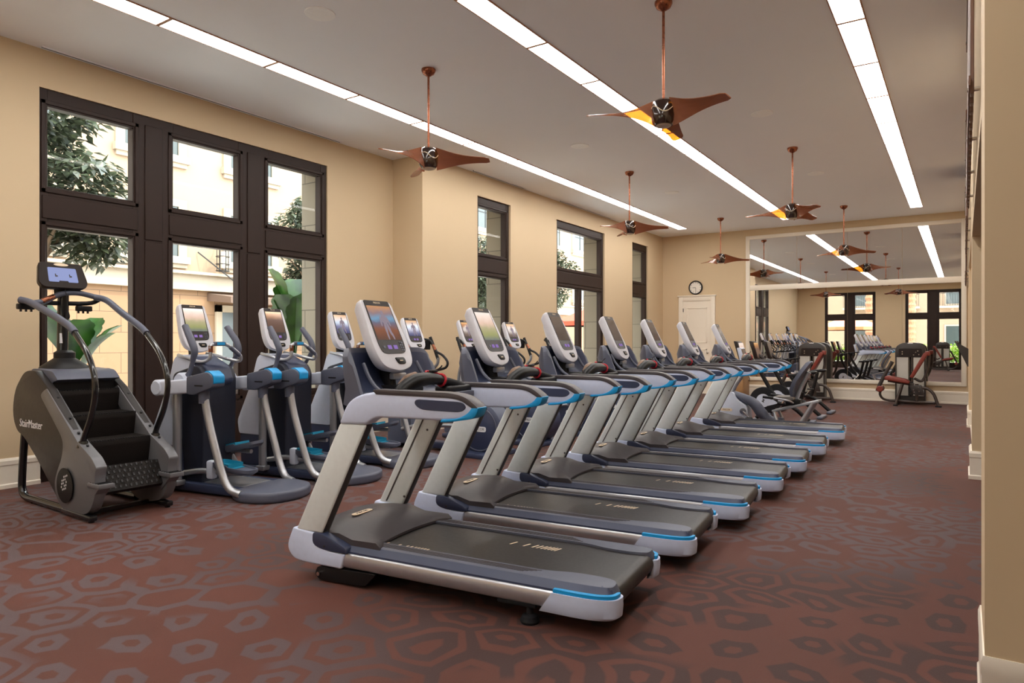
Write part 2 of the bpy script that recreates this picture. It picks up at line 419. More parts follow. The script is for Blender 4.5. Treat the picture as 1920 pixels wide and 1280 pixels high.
# ------------------------------------------------------------------ room shell
b = B(); b.box(((XW + XR) / 2 - 0.15, (YF + YB) / 2, -0.05), (XR - XW + 0.9, YF - YB + 0.6, 0.1)); struct(b.build('floor', 'carpet'), 'rust and grey patterned gym carpet')
b = B(); b.box((-2.9, (YF + YB) / 2, H + 0.1), (11.2, YF - YB + 1.2, 0.2)); struct(b.build('ceiling', 'ceiling'), 'flat painted gym ceiling')

def wall_left_seg(b, x, y0, y1, holes):
    cur = y0
    def blk(a, c, z0, z1):
        if c - a < 1e-4: return
        b.box((x - 0.05, (a + c) / 2, (z0 + z1) / 2), (0.1, c - a, z1 - z0))
        b.box((x - 0.325, (a + c) / 2, (z0 + z1) / 2), (0.45, c - a, z1 - z0), mi=1)
    for a, c, z0, z1 in holes:
        blk(cur, a, 0, H)
        if z0 > 0: blk(a, c, 0, z0)
        blk(a, c, z1, H); cur = c
    blk(cur, y1, 0, H)
b = B(); wall_left_seg(b, XW, YB - 0.3, YS, [(3.05, 6.71, 0, 3.92)]); struct(b.build('wall_left', ['wall', 'reveal_stone']), 'cream wall around the large window')
b = B(); wall_left_seg(b, XW2, YS + 0.1, YF + 0.3, [(9.5, 10.53, 0.5, 3.92), (12.25, 14.5, 0, 3.92), (16.1, 17.12, 0.5, 3.92)])
b.box((XW2 - 0.585, YS + 0.05, H / 2), (1.17, 0.1, H)); struct(b.build('wall_left', ['wall', 'reveal_stone']), 'cream wall with the three narrow windows')
b = B(); b.box((-3.3, YF + 0.1, H / 2), (8.6, 0.2, H)); struct(b.build('wall_far', 'wall'), 'cream wall behind the mirror')
# back wall, seen in the mirror, with two windows
WA, WB = (-6.27, -3.84), (-2.49, -0.06)
b = B()
for a, c, z0, z1 in [(XW - 0.3, WA[0], 0, H), (WA[0], WA[1], 4.0, H), (WA[1], WB[0], 0, H), (WB[0], WB[1], 4.0, H), (WB[1], 3.2, 0, H)]:
    b.box(((a + c) / 2, YB - 0.05, (z0 + z1) / 2), (c - a, 0.1, z1 - z0))
    b.box(((a + c) / 2, YB - 0.3, (z0 + z1) / 2), (c - a, 0.4, z1 - z0), mi=1)
struct(b.build('wall_back', ['wall', 'reveal_stone']), 'cream wall behind the camera')
# right wall: piers and headers round two openings, and the corridor beyond
b = B()
def rw(y0, y1, z0, z1, x0=XR, x1=0.45): b.box(((x0 + x1) / 2, (y0 + y1) / 2, (z0 + z1) / 2), (x1 - x0, y1 - y0, z1 - z0))
rw(YB, -2.2, 0, H); rw(-2.2, 2.95, 2.95, H); rw(2.95, 3.5, 0, H, 0.062); rw(3.5, 8.4, 2.47, H); rw(8.4, 8.95, 0, H)
rw(8.95, YF, 0, H, XR + 0.05); rw(13.4, 14.5, 0, H); rw(8.95, YF, 2.6, H)
struct(b.build('wall_right', 'wall'), 'cream wall with piers and openings on the right')
b = B(); b.box((3.0, 2.4, 1.5), (0.1, 12.6, 3.0)); b.box((1.7, 8.7, 1.5), (2.5, 0.1, 3.0)); struct(b.build('wall_corridor', 'wall'), 'cream wall of the side corridor')
b = B(); b.box((1.7, 2.4, 3.0), (2.6, 12.6, 0.1)); struct(b.build('ceiling_corridor', 'ceiling'), 'low ceiling of the side corridor')
b = B(); b.box((1.68, 2.35, -0.05), (2.56, 12.6, 0.104)); struct(b.build('floor_corridor', 'tile'), 'dark tiled floor of the side corridor')
b = B(); b.box((0.235, 6.1, 0.004), (0.02, 4.5, 0.008)); b.box((0.235, 0.6, 0.004), (0.02, 5.6, 0.008)); struct(b.build('trim_threshold', 'rail'), 'thin metal strip between carpet and dark tile')

def base_profile(): return [(0, 0), (0.030, 0), (0.030, 0.035), (0.018, 0.045), (0.018, 0.215), (0.024, 0.225), (0.024, 0.262), (0.010, 0.285), (0, 0.285)]
def baseboard(name, p0, p1, nrm, label):
    """run a skirting profile from p0 to p1 with inward normal nrm"""
    p0, p1, nrm = Vector(p0), Vector(p1), Vector(nrm)
    b = B(); b.loft([[p + nrm * d + Vector((0, 0, z)) for d, z in base_profile()] for p in (p0, p1)])
    return struct(b.build(name, 'trim', smooth=20), label)
baseboard('baseboard_left', (XW, YB, 0), (XW, 3.05, 0), (1, 0, 0), 'skirting behind the stair climber')
baseboard('baseboard_left', (XW, 6.71, 0), (XW, YS, 0), (1, 0, 0), 'skirting right of the large window')
baseboard('baseboard_left', (XW, YS, 0), (XW2, YS, 0), (0, -1, 0), 'skirting on the wall step')
for a, c in ((YS, 12.25), (14.5, YF)): baseboard('baseboard_left', (XW2, a, 0), (XW2, c, 0), (1, 0, 0), 'skirting under the narrow windows')
baseboard('baseboard_far', (XW2, YF, 0), (-6.53, YF, 0), (0, -1, 0), 'skirting left of the white door')
baseboard('baseboard_far', (-5.53, YF, 0), (XR + 0.05, YF, 0), (0, -1, 0), 'skirting under the mirror')
baseboard('baseboard_right', (XR + 0.05, 14.5, 0), (XR + 0.05, YF, 0), (-1, 0, 0), 'skirting at the far right corner')
baseboard('baseboard_right', (XR + 0.05, 8.95, 0), (XR + 0.05, 13.4, 0), (-1, 0, 0), 'skirting between the piers')
for y0, y1, nm in ((13.4, 14.5, 'far pier'), (8.4, 8.95, 'middle pier'), (2.95, 3.5, 'nearest pier')):
    b = B(); pr = base_profile()
    px = 0.062 if y0 < 3 else XR
    path = [((0.47, y0), (0, -1)), ((px, y0), (-1, -1)), ((px, y1), (-1, 1)), ((0.47, y1), (0, 1))]
    if y0 < 3: pr = [(d * 0.5, z) for d, z in pr]
    if y0 > 9: path = [((XR + 0.05, y0), (0, -1)), ((XR, y0), (-1, -1)), ((XR, y1), (-1, 1)), ((XR + 0.05, y1), (0, 1))]
    b.loft([[(p[0] + n[0] * d, p[1] + n[1] * d, z) for d, z in pr] for p, n in path])
    struct(b.build('baseboard_pier', 'trim', smooth=20), 'cream plinth of the ' + nm)

# windows -------------------------------------------------------------
def window(name, U0, U1, Z0, Z1, cols, rows, wall, label, lower_split=None):
    """timber window; wall=('x', X) on the left wall or ('y', Y) on the back wall; cols/rows = glass extents"""
    ax, w = wall
    def mk(b, u0, u1, z0, z1, d0, d1, bev=0.004):
        if ax == 'x': b.box((w - (d0 + d1) / 2, (u0 + u1) / 2, (z0 + z1) / 2), (d1 - d0, u1 - u0, z1 - z0), bev=bev, seg=1)
        else: b.box(((u0 + u1) / 2, w - (d0 + d1) / 2, (z0 + z1) / 2), (u1 - u0, d1 - d0, z1 - z0), bev=bev, seg=1)
    b = B(); F0, F1 = 0.02, 0.13
    ue = [U0] + [e for c in cols for e in c] + [U1]
    for i in range(0, len(ue), 2): mk(b, ue[i], ue[i + 1], Z0, Z1, F0, F1)
    for c in cols:
        ze = [Z0] + [e for r in rows for e in r] + [Z1]
        for i in range(0, len(ze), 2):
            mk(b, c[0] - 0.002, c[1] + 0.002, ze[i], ze[i + 1], F0 + 0.002, F1)
            if ze[i + 1] - ze[i] > 0.18:   # raised panel in the deep rails
                k = 0.05; mk(b, c[0] - k, c[1] + k, ze[i] + 0.09, ze[i + 1] - 0.09, F0 - 0.012, F1)
        for r in rows:                     # stepped glazing bead
            for k, d in ((0.06, F0 - 0.012),):
                mk(b, c[0] - k, c[0] - 0.02, r[0] - k, r[1] + k, d, F1); mk(b, c[1] + 0.02, c[1] + k, r[0] - k, r[1] + k, d, F1)
                mk(b, c[0] - k, c[1] + k, r[0] - k, r[0] - 0.02, d, F1); mk(b, c[0] - k, c[1] + k, r[1] + 0.02, r[1] + k, d, F1)
    for i in range(2, len(ue) - 2, 2):     # long raised panels on the mullions
        if ue[i + 1] - ue[i] > 0.2:
            m0, m1 = ue[i] + 0.13, ue[i + 1] - 0.13
            mk(b, m0, m1, Z0 + 0.1, rows[0][0] - 0.3 if len(rows) < 2 else rows[0][1] - 0.02, F0 - 0.012, F1); mk(b, m0, m1, (rows[0][1] if len(rows) > 1 else rows[0][0]) + 0.0, Z1 - 0.1, F0 - 0.012, F1)
    if lower_split:
        mk(b, lower_split - 0.07, lower_split + 0.07, rows[0][0], rows[0][1], F0, F1)
    o = struct(b.build(name, 'wood'), label)
    for c in cols:
        for r in rows:
            g = B(); mk(g, c[0] - 0.01, c[1] + 0.01, r[0] - 0.01, r[1] + 0.01, 0.085, 0.091, 0); g.build('pane', 'glass', o)
    return o
RW = [(0.74, 2.54), (2.95, 3.75)]
window('window_1', 3.05, 6.71, 0, 3.92, [(3.13, 3.97), (4.43, 5.28), (5.73, 6.60)], RW, ('x', XW), 'large dark timber window of six panes behind the steppers')
window('window_2', 9.5, 10.53, 0.5, 3.92, [(9.58, 10.42)], RW, ('x', XW2 - 0.02), 'narrow dark timber window left of the wide one')
window('window_3', 12.25, 14.5, 0, 3.92, [(12.35, 14.38)], RW, ('x', XW2 - 0.02), 'wide dark timber window above a glazed double door', lower_split=13.36)
window('window_4', 16.1, 17.12, 0.5, 3.92, [(16.2, 17.02)], RW, ('x', XW2 - 0.02), 'narrow dark timber window nearest the far corner')
for nm, (a, c), lb in (('window_5', WA, 'dark timber window behind the camera on the umbrella side'), ('window_6', WB, 'dark timber window behind the camera by the right wall')):
    m = (a + c) / 2
    window(nm, a, c, 0, 4.0, [(a + 0.14, m - 0.26), (m + 0.26, c - 0.14)], [(0.35, 2.52), (2.86, 3.84)], ('y', YB), lb)

# far door, clock, mirror --------------------------------------------
b = B(); y = YF
for x0, x1, z0, z1 in ((-6.53, -6.41, 0, 2.62), (-5.65, -5.53, 0, 2.62), (-6.41, -5.65, 2.50, 2.62)):
    b.box(((x0 + x1) / 2, y - 0.02, (z0 + z1) / 2), (x1 - x0, 0.05, z1 - z0), bev=0.006)
b.box((-6.03, y - 0.03, 2.635), (1.06, 0.07, 0.035), bev=0.008)
fr = struct(b.build('door_1', 'trim'), 'white panelled door under the wall clock')
b = B(); b.box((-6.03, y - 0.008, 1.25), (0.76, 0.03, 2.5))
for z0, z1 in ((1.36, 2.32), (0.2, 1.2)):
    for x0, x1, zz0, zz1 in ((-6.31, -5.75, z0, z0 + 0.03), (-6.31, -5.75, z1 - 0.03, z1), (-6.31, -6.28, z0, z1), (-5.78, -5.75, z0, z1)):
        b.box(((x0 + x1) / 2, y - 0.025, (zz0 + zz1) / 2), (x1 - x0, 0.014, zz1 - zz0), bev=0.004, seg=1)
b.build('door_leaf', 'door', fr)
for z in (0.3, 1.3, 2.25):
    b = B(); b.box((-6.405, y - 0.03, z), (0.02, 0.02, 0.1), bev=0.003); b.build('hinge', 'black', fr)
b = B(); b.lathe([(0.0, 0), (0.012, 0), (0.012, 0.03), (0.03, 0.04), (0.03, 0.06), (0, 0.065)], 16, 'y', (-5.72, y - 0.025, 1.1)); b.build('door_knob', 'chrome', fr)

t = thing('wall_clock', 'round white clock with dark rim above the white door', 'clock', (-6.06, YF, 2.86))
b = B(); b.lathe([(0.15, 0.0), (0.19, 0.0), (0.19, 0.04), (0.175, 0.05), (0.16, 0.045), (0.16, 0.02), (0.15, 0.02)], 40, 'y'); b.build('rim', 'black', t)
b = B(); b.lathe([(0, 0.005), (0.165, 0.005), (0.165, 0.022), (0, 0.022)], 40, 'y')
for k in range(12):
    a = k * math.pi / 6; b.box((0.135 * math.sin(a), -0.024, 0.135 * math.cos(a)), (0.008, 0.004, 0.028), rot=(0, a, 0), mi=1)
b.build('dial', ['clock_face', 'ink'], t)
for ln, wd, ang in ((0.085, 0.012, R(-92)), (0.12, 0.008, R(176))):
    b = B(); b.box((ln / 2 * math.sin(ang), -0.028, ln / 2 * math.cos(ang)), (wd, 0.003, ln), rot=(0, ang, 0)); b.build('hand', 'ink', t)

t = thing('wall_mirror', 'big cream framed mirror of eight panes filling the far wall', 'mirror', (0, YF, 0))
b = B(); x0, x1 = -4.73, 0.055
for a, c, z0, z1 in ((x0, x0 + 0.1, 0.40, 4.13), (x1 - 0.1, x1, 0.40, 4.13), (x0 + 0.1, x1 - 0.1, 4.04, 4.13), (x0 + 0.1, x1 - 0.1, 2.72, 2.85), (x0 + 0.1, x1 - 0.1, 0.40, 0.49)):
    b.box(((a + c) / 2, -0.022, (z0 + z1) / 2), (c - a, 0.045, z1 - z0), bev=0.006)
b.build('frame', 'trim', t)
pw = (x1 - x0 - 0.2) / 4
for i in range(4):
    for z0, z1 in ((0.485, 2.725), (2.845, 4.045)):
        b = B(); b.box((x0 + 0.1 + pw * (i + 0.5), -0.008, (z0 + z1) / 2), (pw - 0.006, 0.012, z1 - z0)); b.build('mirror_pane', 'mirror', t)

# ceiling fittings ----------------------------------------------------
for x, nm in ((-6.04, 'recessed light strip nearest the window wall'), (-3.48, 'recessed light strip along the middle of the ceiling'), (-0.85, 'recessed light strip nearest the mirror edge wall')):
    t = thing('ceiling_light', nm, 'ceiling light', (x, 0, H), group='recessed ceiling light strips')
    ys, ye, n = 17.1 - 1.14 * 17, 17.1, 17
    b = B()
    for sx in (-1, 1): b.box((sx * 0.117, (ys + ye) / 2, -0.004), (0.012, ye - ys + 0.02, 0.012))
    for sy in (ys, ye): b.box((0, sy, -0.004), (0.24, 0.012, 0.012))
    for k in range(1, n): b.box((0, ys + k * 1.14, -0.005), (0.226, 0.034, 0.010))
    b.build('frame', 'light_trim', t)
    for k in range(n):
        b = B(); y0 = ys + k * 1.14
        b.box((0, y0 + 0.57, -0.003), (0.222, 1.118, 0.008)); b.build('diffuser', 'diffuser', t)
for i, (x, y) in enumerate([(-4.75, 4.1), (-4.75, 9.0), (-4.74, 12.8), (-2.14, 9.0), (-2.13, 12.72)]):
    lb = ['round ceiling speaker nearest the top left, above the steppers', 'round ceiling speaker between the first two fans of the left row', 'round ceiling speaker before the last fan of the left row',
          'round ceiling speaker right of the middle light strip, nearer one', 'round ceiling speaker right of the middle light strip, farther one'][i]
    t = thing('ceiling_speaker', lb, 'speaker', (x, y, H), group='round ceiling speakers')
    b = B(); b.lathe([(0.105, 0.0), (0.135, 0.0), (0.132, -0.008), (0.105, -0.010)], 32); b.build('rim', 'white', t)
    b = B(); b.lathe([(0, 0.0), (0.108, 0.0), (0.108, -0.006), (0, -0.009)], 32); b.build('grille', 'plate', t)
for x, y0, y1, lb in ((XW + 0.06, 3.05, 6.9, 'long black slot vent above the large window'), (XW2 + 0.06, 9.3, 10.9, 'short black slot vent above the left narrow window'), (XW2 + 0.06, 12.3, 14.7, 'black slot vent above the wide window')):
    t = thing('slot_vent', lb, 'vent', (x, y0, H), group='ceiling slot vents')
    b = B(); b.box((0, (y1 - y0) / 2, -0.003), (0.03, y1 - y0, 0.008)); b.build('slot', 'black', t)
    b = B()
    for s in (-1, 1): b.box((s * 0.022, (y1 - y0) / 2, -0.006), (0.012, y1 - y0 + 0.02, 0.014))
    b.build('frame', 'ceiling', t)

# ceiling fans --------------------------------------------------------
def make_fan():
    t = thing('ceiling_fan', '', 'ceiling fan')
    b = B(); b.lathe([(0, 0), (0.075, 0), (0.075, -0.02), (0.06, -0.05), (0.02, -0.075), (0, -0.075)], 24); b.build('canopy', 'copper', t)
    b = B(); b.lathe([(0, -0.06), (0.012, -0.06), (0.012, -0.86), (0, -0.86)], 12); b.build('rod', 'copper', t)
    b = B(); b.lathe([(0, -0.835), (0.06, -0.838), (0.092, -0.86), (0.104, -0.90), (0.104, -0.98), (0.095, -1.03), (0.078, -1.055), (0, -1.055)], 32)
    b.build('hub', 'hub', t)
    b = B()
    ring = [(0.1055 * math.cos(a), 0.1055 * math.sin(a), -0.935 + 0.03 * math.sin(3 * a + 0.6)) for a in (2 * math.pi * k / 48 for k in range(48))]
    b.tube(ring, 0.004, 6, 1, closed=True); b.build('band', 'cream', t)
    b = B(); b.lathe([(0, -1.05), (0.066, -1.05), (0.06, -1.064), (0.03, -1.072), (0, -1.074)], 24); b.build('lamp_glass', 'fan_glass', t)
    for k in range(3):
        b = B(); rings = []
        for i in range(15):
            u = i / 14; r = 0.085 + 0.575 * u
            w = 0.058 * (1 - u) ** 2.2 + 0.060 - 0.006 * u          # half chord
            if i == 14: w *= 0.72
            tw = -R(62) * (1 - u) ** 2.4 - R(16)                     # strong pitch at the root
            zc = -0.958 - 0.035 * u
            ring = []
            for s, th in ((-1, -0.003), (-0.5, -0.005), (0, -0.006), (0.5, -0.005), (1, -0.003), (1, 0.003), (0.5, 0.005), (0, 0.006), (-0.5, 0.005), (-1, 0.003)):
                cy, cz = s * w, th + 0.014 * (1 - s * s) * (1 - u)
                y_ = cy * math.cos(tw) - cz * math.sin(tw); z_ = cy * math.sin(tw) + cz * math.cos(tw)
                ring.append(Vector((r, y_, zc + z_)))
            rings.append(ring)
        b.loft(rings, M4=Matrix.Rotation(R(120 * k), 4, 'Z')); b.build('blade', 'blade', t, smooth=60)
    return t
fan = make_fan()
FANS = [(-2.14, 5.58, -21, 'nearest ceiling fan with copper rod and amber blades'), (-2.14, 10.85, -48, 'middle fan of the right row of copper fans'), (-2.14, 16.1, 30, 'farthest fan of the right row, before the mirror top'),
        (-4.76, 5.58, 25, 'nearest fan of the left row, beside the wall step'), (-4.77, 10.85, 10, 'middle fan of the left row, over the wide window'), (-4.77, 16.1, 28, 'farthest fan of the left row, above the clock')]
for i, (x, y, a, lb) in enumerate(FANS):
    if i == 0: fan.location = (x, y, H); fan.rotation_euler = (0, 0, R(a)); fan['label'] = lb; fan['group'] = 'copper ceiling fans'
    else: dup(fan, (x, y, H), R(a), lb)

# ------------------------------------------------------------------ shared fitness console
def screen_part(K, screen, figure, parent):
    b = B(); b.prism([(-0.115, 0.20), (0.115, 0.20), (0.118, -0.035), (-0.118, -0.035)], 0.0225, 0.0246, 'yz', M4=K)
    if figure:
        def ell(cy, cz, ry, rz, ang=0.0, n=14):
            pts = []
            for k in range(n):
                a = 2 * math.pi * k / n; p, q = ry * math.cos(a), rz * math.sin(a)
                pts.append((cy + p * math.cos(ang) - q * math.sin(ang), cz + p * math.sin(ang) + q * math.cos(ang)))
            return pts
        for i, e in enumerate(((0.012, 0.152, 0.013, 0.018), (0.012, 0.105, 0.03, 0.032, 0.1), (-0.026, 0.092, 0.008, 0.036, -0.15), (0.048, 0.092, 0.008, 0.034, 0.2), (0.0, 0.045, 0.012, 0.045, -0.1), (0.03, 0.04, 0.012, 0.048, 0.15), (-0.004, -0.005, 0.008, 0.03), (0.044, -0.005, 0.008, 0.03, 0.2))):
            b.prism(ell(*e), 0.0240, 0.0248 + 0.00005 * i, 'yz', mi=1, M4=K)
    return b.build('screen', [screen, 'screen_ghost'], parent)
def figure_screen(root, pos, tilt, scale):
    """give this machine's screen the body figure"""
    K = Matrix.Translation(pos) @ Matrix.Rotation(-tilt, 4, 'Y') @ Matrix.Scale(scale, 4)
    tmp = screen_part(K, 'screen_body', True, None); o = find(root, 'screen'); o.data = tmp.data; bpy.data.objects.remove(tmp)
def console(root, pos, tilt, scale=1.0, screen='screen_idle', figure=False, bezel='bezel', z_up=0.0):
    """tilted touch console; local x = towards the user, y = sideways, z = up the screen"""
    K = Matrix.Translation(pos) @ Matrix.Rotation(-tilt, 4, 'Y') @ Matrix.Scale(scale, 4)
    out = rpoly([(-0.150, 0.245, 0.035), (0.150, 0.245, 0.035), (0.186, -0.10, 0.10), (0.150, -0.215, 0.10), (0.03, -0.245, 0.05), (-0.03, -0.245, 0.05), (-0.150, -0.215, 0.10), (-0.186, -0.10, 0.10)], n=5)
    b = B()
    def ring(x, s, dz=0.0): return [(x, u * s, v * s + dz) for u, v in out]
    b.loft([ring(-0.062, 0.70), ring(-0.055, 0.90), ring(-0.02, 0.99), ring(0.006, 1.0), ring(0.018, 0.975), ring(0.020, 0.93)], M4=K)
    c = b.build('console', bezel, root)
    b = B(); b.prism(rpoly([(-0.122, 0.238, 0.012), (0.122, 0.238, 0.012), (0.130, -0.07, 0.03), (0.112, -0.128, 0.05), (-0.112, -0.128, 0.05), (-0.130, -0.07, 0.03)]), 0.012, 0.0235, 'yz', M4=K)
    b.text('PRECOR', 0.018, K @ Matrix.Translation((0.0238, 0, 0.222)) @ Matrix(((0, 0, 1, 0), (1, 0, 0, 0), (0, 1, 0, 0), (0, 0, 0, 1))), mi=1)
    b.build('glass_face', ['brown_black', 'cream'], c)
    screen_part(K, screen, figure, c)
    for y in (-0.032, 0.026):
        b = B(); b.box((0.0245, y, -0.085), (0.003, 0.036, 0.026), M4=K); b.build('soft_key', 'screen_button', c)
    for r_ in range(4):
        for q in range(2):
            b = B(); b.box((0.0245, 0.082 + q * 0.02, -0.055 - r_ * 0.017), (0.003, 0.013, 0.011), bev=0.002, M4=K); b.build('keypad_button', 'slate', c)
    b = B(); b.box((0.0245, -0.085, -0.085), (0.003, 0.02, 0.02), bev=0.003, M4=K); b.build('stop_button', 'slate', c)
    b = B(); b.prism(rpoly([(-0.02, -0.155, 0.01), (0.075, -0.155, 0.02), (0.075, -0.20, 0.02), (0.0, -0.20, 0.02)]), 0.012, 0.026, 'yz', bev=0.003, M4=K); b.box((0.0268, 0.03, -0.178), (0.003, 0.03, 0.006), mi=1, M4=K)
    b.build('shortcut_key', ['gloss_black', 'cream'], c)
    return c

# ------------------------------------------------------------------ treadmill (x to the rear, y across, origin under the middle)
def make_treadmill():
    t = thing('treadmill', '', 'treadmill')
    b = B()   # belt, wrapped round the rear roller
    prof = [(-0.66, 0.222), (0.90, 0.222)] + [(0.905 + 0.056 * math.sin(a), 0.166 + 0.056 * math.cos(a)) for a in (R(15 * k) for k in range(1, 13))] + [(-0.66, 0.11)]
    b.prism(prof, -0.275, 0.275, 'xz')
    for x0, n in ((-0.50, 1), (0.16, 1)):
        for dx, w in ((0.0, 0.020), (0.085, 0.020), (0.14, 0.018), (0.168, 0.018), (0.196, 0.018), (0.218, 0.018), (0.240, 0.018), (0.260, 0.018), (0.280, 0.018)):
            y0 = -0.27 if x0 < 0 else 0.085
            b.prism([(x0 + dx, y0), (x0 + dx + 0.010, y0), (x0 + dx + 0.010 + 0.02, y0 + 0.055), (x0 + dx + 0.02, y0 + 0.055)], 0.2215, 0.2228, 'xy', mi=1)
    b.build('belt', ['belt', 'cream'], t)
    for s in (-1, 1):
        b = B(); sec = rpoly([(-0.345, 0.10), (-0.405, 0.10, 0.02), (-0.424, 0.150, 0.05), (-0.415, 0.190, 0.01), (-0.345, 0.190)], 0.004)
        b.loft([[(-0.72, y * -s, z) for y, z in sec], [(0.62 + (z - 0.10) * 0.7, y * -s, z) for y, z in sec]]); b.build('side_rail', 'rail', t)
        b = B(); pl = rpoly([(-0.68, -0.405, 0), (0.86, -0.405, 0.12), (0.955, -0.37, 0.08), (0.955, -0.255, 0.05), (0.88, -0.228, 0.06), (0.70, -0.228, 0.10), (0.58, -0.266, 0.10), (-0.68, -0.266, 0)], n=5)
        sections = [(0.185, 0.0), (0.200, 0.0), (0.222, 0.028), (0.232, 0.040), (0.235, 0.055)]
        rings = []
        for z, ins in sections:
            rings.append([(x if x < 0.6 else 0.6 + (x - 0.6) * (1 - ins * 1.2), s * (-y if y > -0.33 else 0.33 + (-y - 0.33) * (1 - ins / 0.08)), z) for x, y in pl])
        b.loft(rings)
        for k in range(5): b.box((0.0 - 0.01 * k, -s * (0.285 + 0.012 * k), 0.2352), (1.08 - 0.02 * k, 0.005, 0.003), mi=1)
        o = b.build('foot_rail', ['slate', 'cover'], t, smooth=25)
        for p in o.data.polygons:
            if p.material_index == 0 and abs(p.center.y) > 0.352 and p.normal.z < 0.97: p.material_index = 2
        o.data.materials.append(MT['navy'])
        b = B(); cp = rpoly([(0.585, -0.345, 0), (0.585, -0.424, 0), (0.86, -0.428, 0.12), (0.975, -0.385, 0.10), (0.985, -0.30, 0.05), (0.945, -0.275, 0.02), (0.93, -0.345, 0.02)], n=6)
        cp = [(x, y * -s) for x, y in cp]
        b.loft([[((x + 0.07 * (z - 0.085) / 0.10) if x < 0.6 else x * k, y * k, z) for x, y in cp] for z, k in ((0.085, 0.975), (0.10, 0.995), (0.15, 1.0), (0.187, 0.998))])
        cap = b.build('rear_cap', 'pale', t)
        b = B()
        tp = rpoly([(0.66, -0.36, 0), (0.66, -0.418, 0), (0.86, -0.420, 0.12), (0.962, -0.382, 0.09), (0.972, -0.31, 0.04), (0.955, -0.31, 0.02), (0.93, -0.36, 0.06)], n=6)
        b.prism([(x, y * -s) for x, y in tp], 0.186, 0.206, 'xy', bev=0.004, seg=1); b.build('cap_trim', 'cyan', cap)
    # motor cover, arched across and sloping to the belt
    b = B(); rings = []
    ys = [-0.375 + 0.75 * k / 16 for k in range(17)]
    for y in ys:
        q = abs(y) / 0.375; top = 0.335 - 0.055 * q ** 3; xe = -0.50 + 0.05 * q ** 2 + (0.03 if q > 0.85 else 0)
        rings.append([(-1.0, y, 0.15), (-1.0, y, top - 0.06), (-0.94, y, top - 0.015), (-0.82, y, top), (-0.72, y, top + 0.004), (-0.62, y, top - 0.022), (xe - 0.03, y, 0.262), (xe, y, 0.240), (xe, y, 0.225), (-0.7, y, 0.15)])
    b.loft(rings); mc = b.build('motor_cover', 'cover', t, smooth=50)
    b = B(); Kb = Matrix.Translation((-0.775, -0.10, 0.3385)) @ Matrix.Rotation(R(90), 4, 'Z')
    b.prism(rpoly([(-0.085, -0.022, 0.022), (0.085, -0.022, 0.022), (0.085, 0.022, 0.022), (-0.085, 0.022, 0.022)], n=5), 0, 0.004, 'xy', M4=Kb)
    b.text('PRECOR', 0.028, Kb @ Matrix.Translation((0, 0, 0.0045)), mi=1); b.build('badge', ['cream', 'ink'], mc)
    for s in (-1, 1):
        # shoe, upright, arm
        b = B(); sh = rpoly([(-1.03, 0.295, 0.01), (-1.085, 0.175, 0.10), (-1.03, 0.108, 0.07), (-0.94, 0.098, 0.05), (-0.66, 0.098, 0.0), (-0.63, 0.187, 0.0), (-0.78, 0.190, 0.08), (-0.85, 0.28, 0.02)], n=5)
        y0, y1 = (-0.428, -0.335) if s < 0 else (0.335, 0.428)
        b.prism(sh, y0, y1, 'xz', bev=0.012, seg=3); sho = b.build('front_shoe', 'pale', t)
        b = B(); b.prism(rpoly([(-0.872, 0.285, 0.02), (-0.80, 0.285, 0.04), (-0.62, 0.225, 0.04), (-0.615, 0.192, 0), (-0.80, 0.19, 0.10), (-0.875, 0.215, 0.06)], n=5), y0 - 0.003 if s < 0 else y0 - 0.03, y1 + 0.03 if s < 0 else y1 + 0.003, 'xz', bev=0.006)
        b.box((-0.78, s * 0.4325, 0.215), (0.012, 0.004, 0.012), mi=1); b.build('shoe_panel', ['navy', 'ink'], sho)
        b = B(); u0, u1 = (-0.424, -0.352) if s < 0 else (0.352, 0.424)
        b.prism([(-1.012, 0.28), (-0.806, 0.28), (-0.474, 0.935), (-0.672, 0.935)], u0, u1, 'xz', bev=0.016, seg=3)
        if s > 0:   # groove and screws on the inner face
            b.prism([(-0.945, 0.30), (-0.935, 0.30), (-0.60, 0.93), (-0.61, 0.93)], u0 - 0.004, u0 + 0.01, 'xz', mi=1)
            for x, z in ((-0.60, 0.81), (-0.79, 0.345)): b.lathe([(0, 0), (0.008, 0), (0.008, 0.006), (0, 0.007)], 10, 'y', (x, u0 + 0.004, z), mi=1)
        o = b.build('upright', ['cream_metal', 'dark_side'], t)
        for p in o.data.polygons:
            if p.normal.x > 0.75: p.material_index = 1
        b = B(); ar = rpoly([(-0.672, 0.93, 0), (-0.60, 1.075, 0.14), (-0.43, 1.125, 0.14), (0.14, 1.122, 0.10), (0.245, 1.06, 0.06), (0.20, 1.005, 0.05), (0.06, 0.985, 0.05), (-0.41, 0.978, 0.05), (-0.474, 0.935, 0.0)], n=6)
        a0, a1 = (-0.432, -0.345) if s < 0 else (0.345, 0.432)
        b.prism(ar, a0, a1, 'xz', bev=0.016, seg=3); arm = b.build('arm', 'pale', t)
        b = B(); tr = rpoly([(-0.43, 1.134, 0.02), (0.15, 1.132, 0.12), (0.258, 1.06, 0.05), (0.235, 1.045, 0), (0.205, 1.065, 0.03), (0.13, 1.105, 0.08), (-0.40, 1.108, 0)], n=6)
        b.prism(tr, a0 - 0.003, a1 + 0.003, 'xz', bev=0.006); b.build('arm_cap', 'cover', arm)
        b = B(); tr = rpoly([(0.256, 1.062, 0), (0.235, 1.005, 0.05), (0.06, 0.977, 0.04), (0.02, 0.977, 0), (0.03, 0.992, 0), (0.13, 1.00, 0.04), (0.19, 1.03, 0.03), (0.215, 1.062, 0)], n=6)
        b.prism(tr, a0 - 0.004, a1 + 0.004, 'xz', bev=0.005); b.build('arm_trim', 'cyan', arm)
        yo = a0 if s < 0 else a1
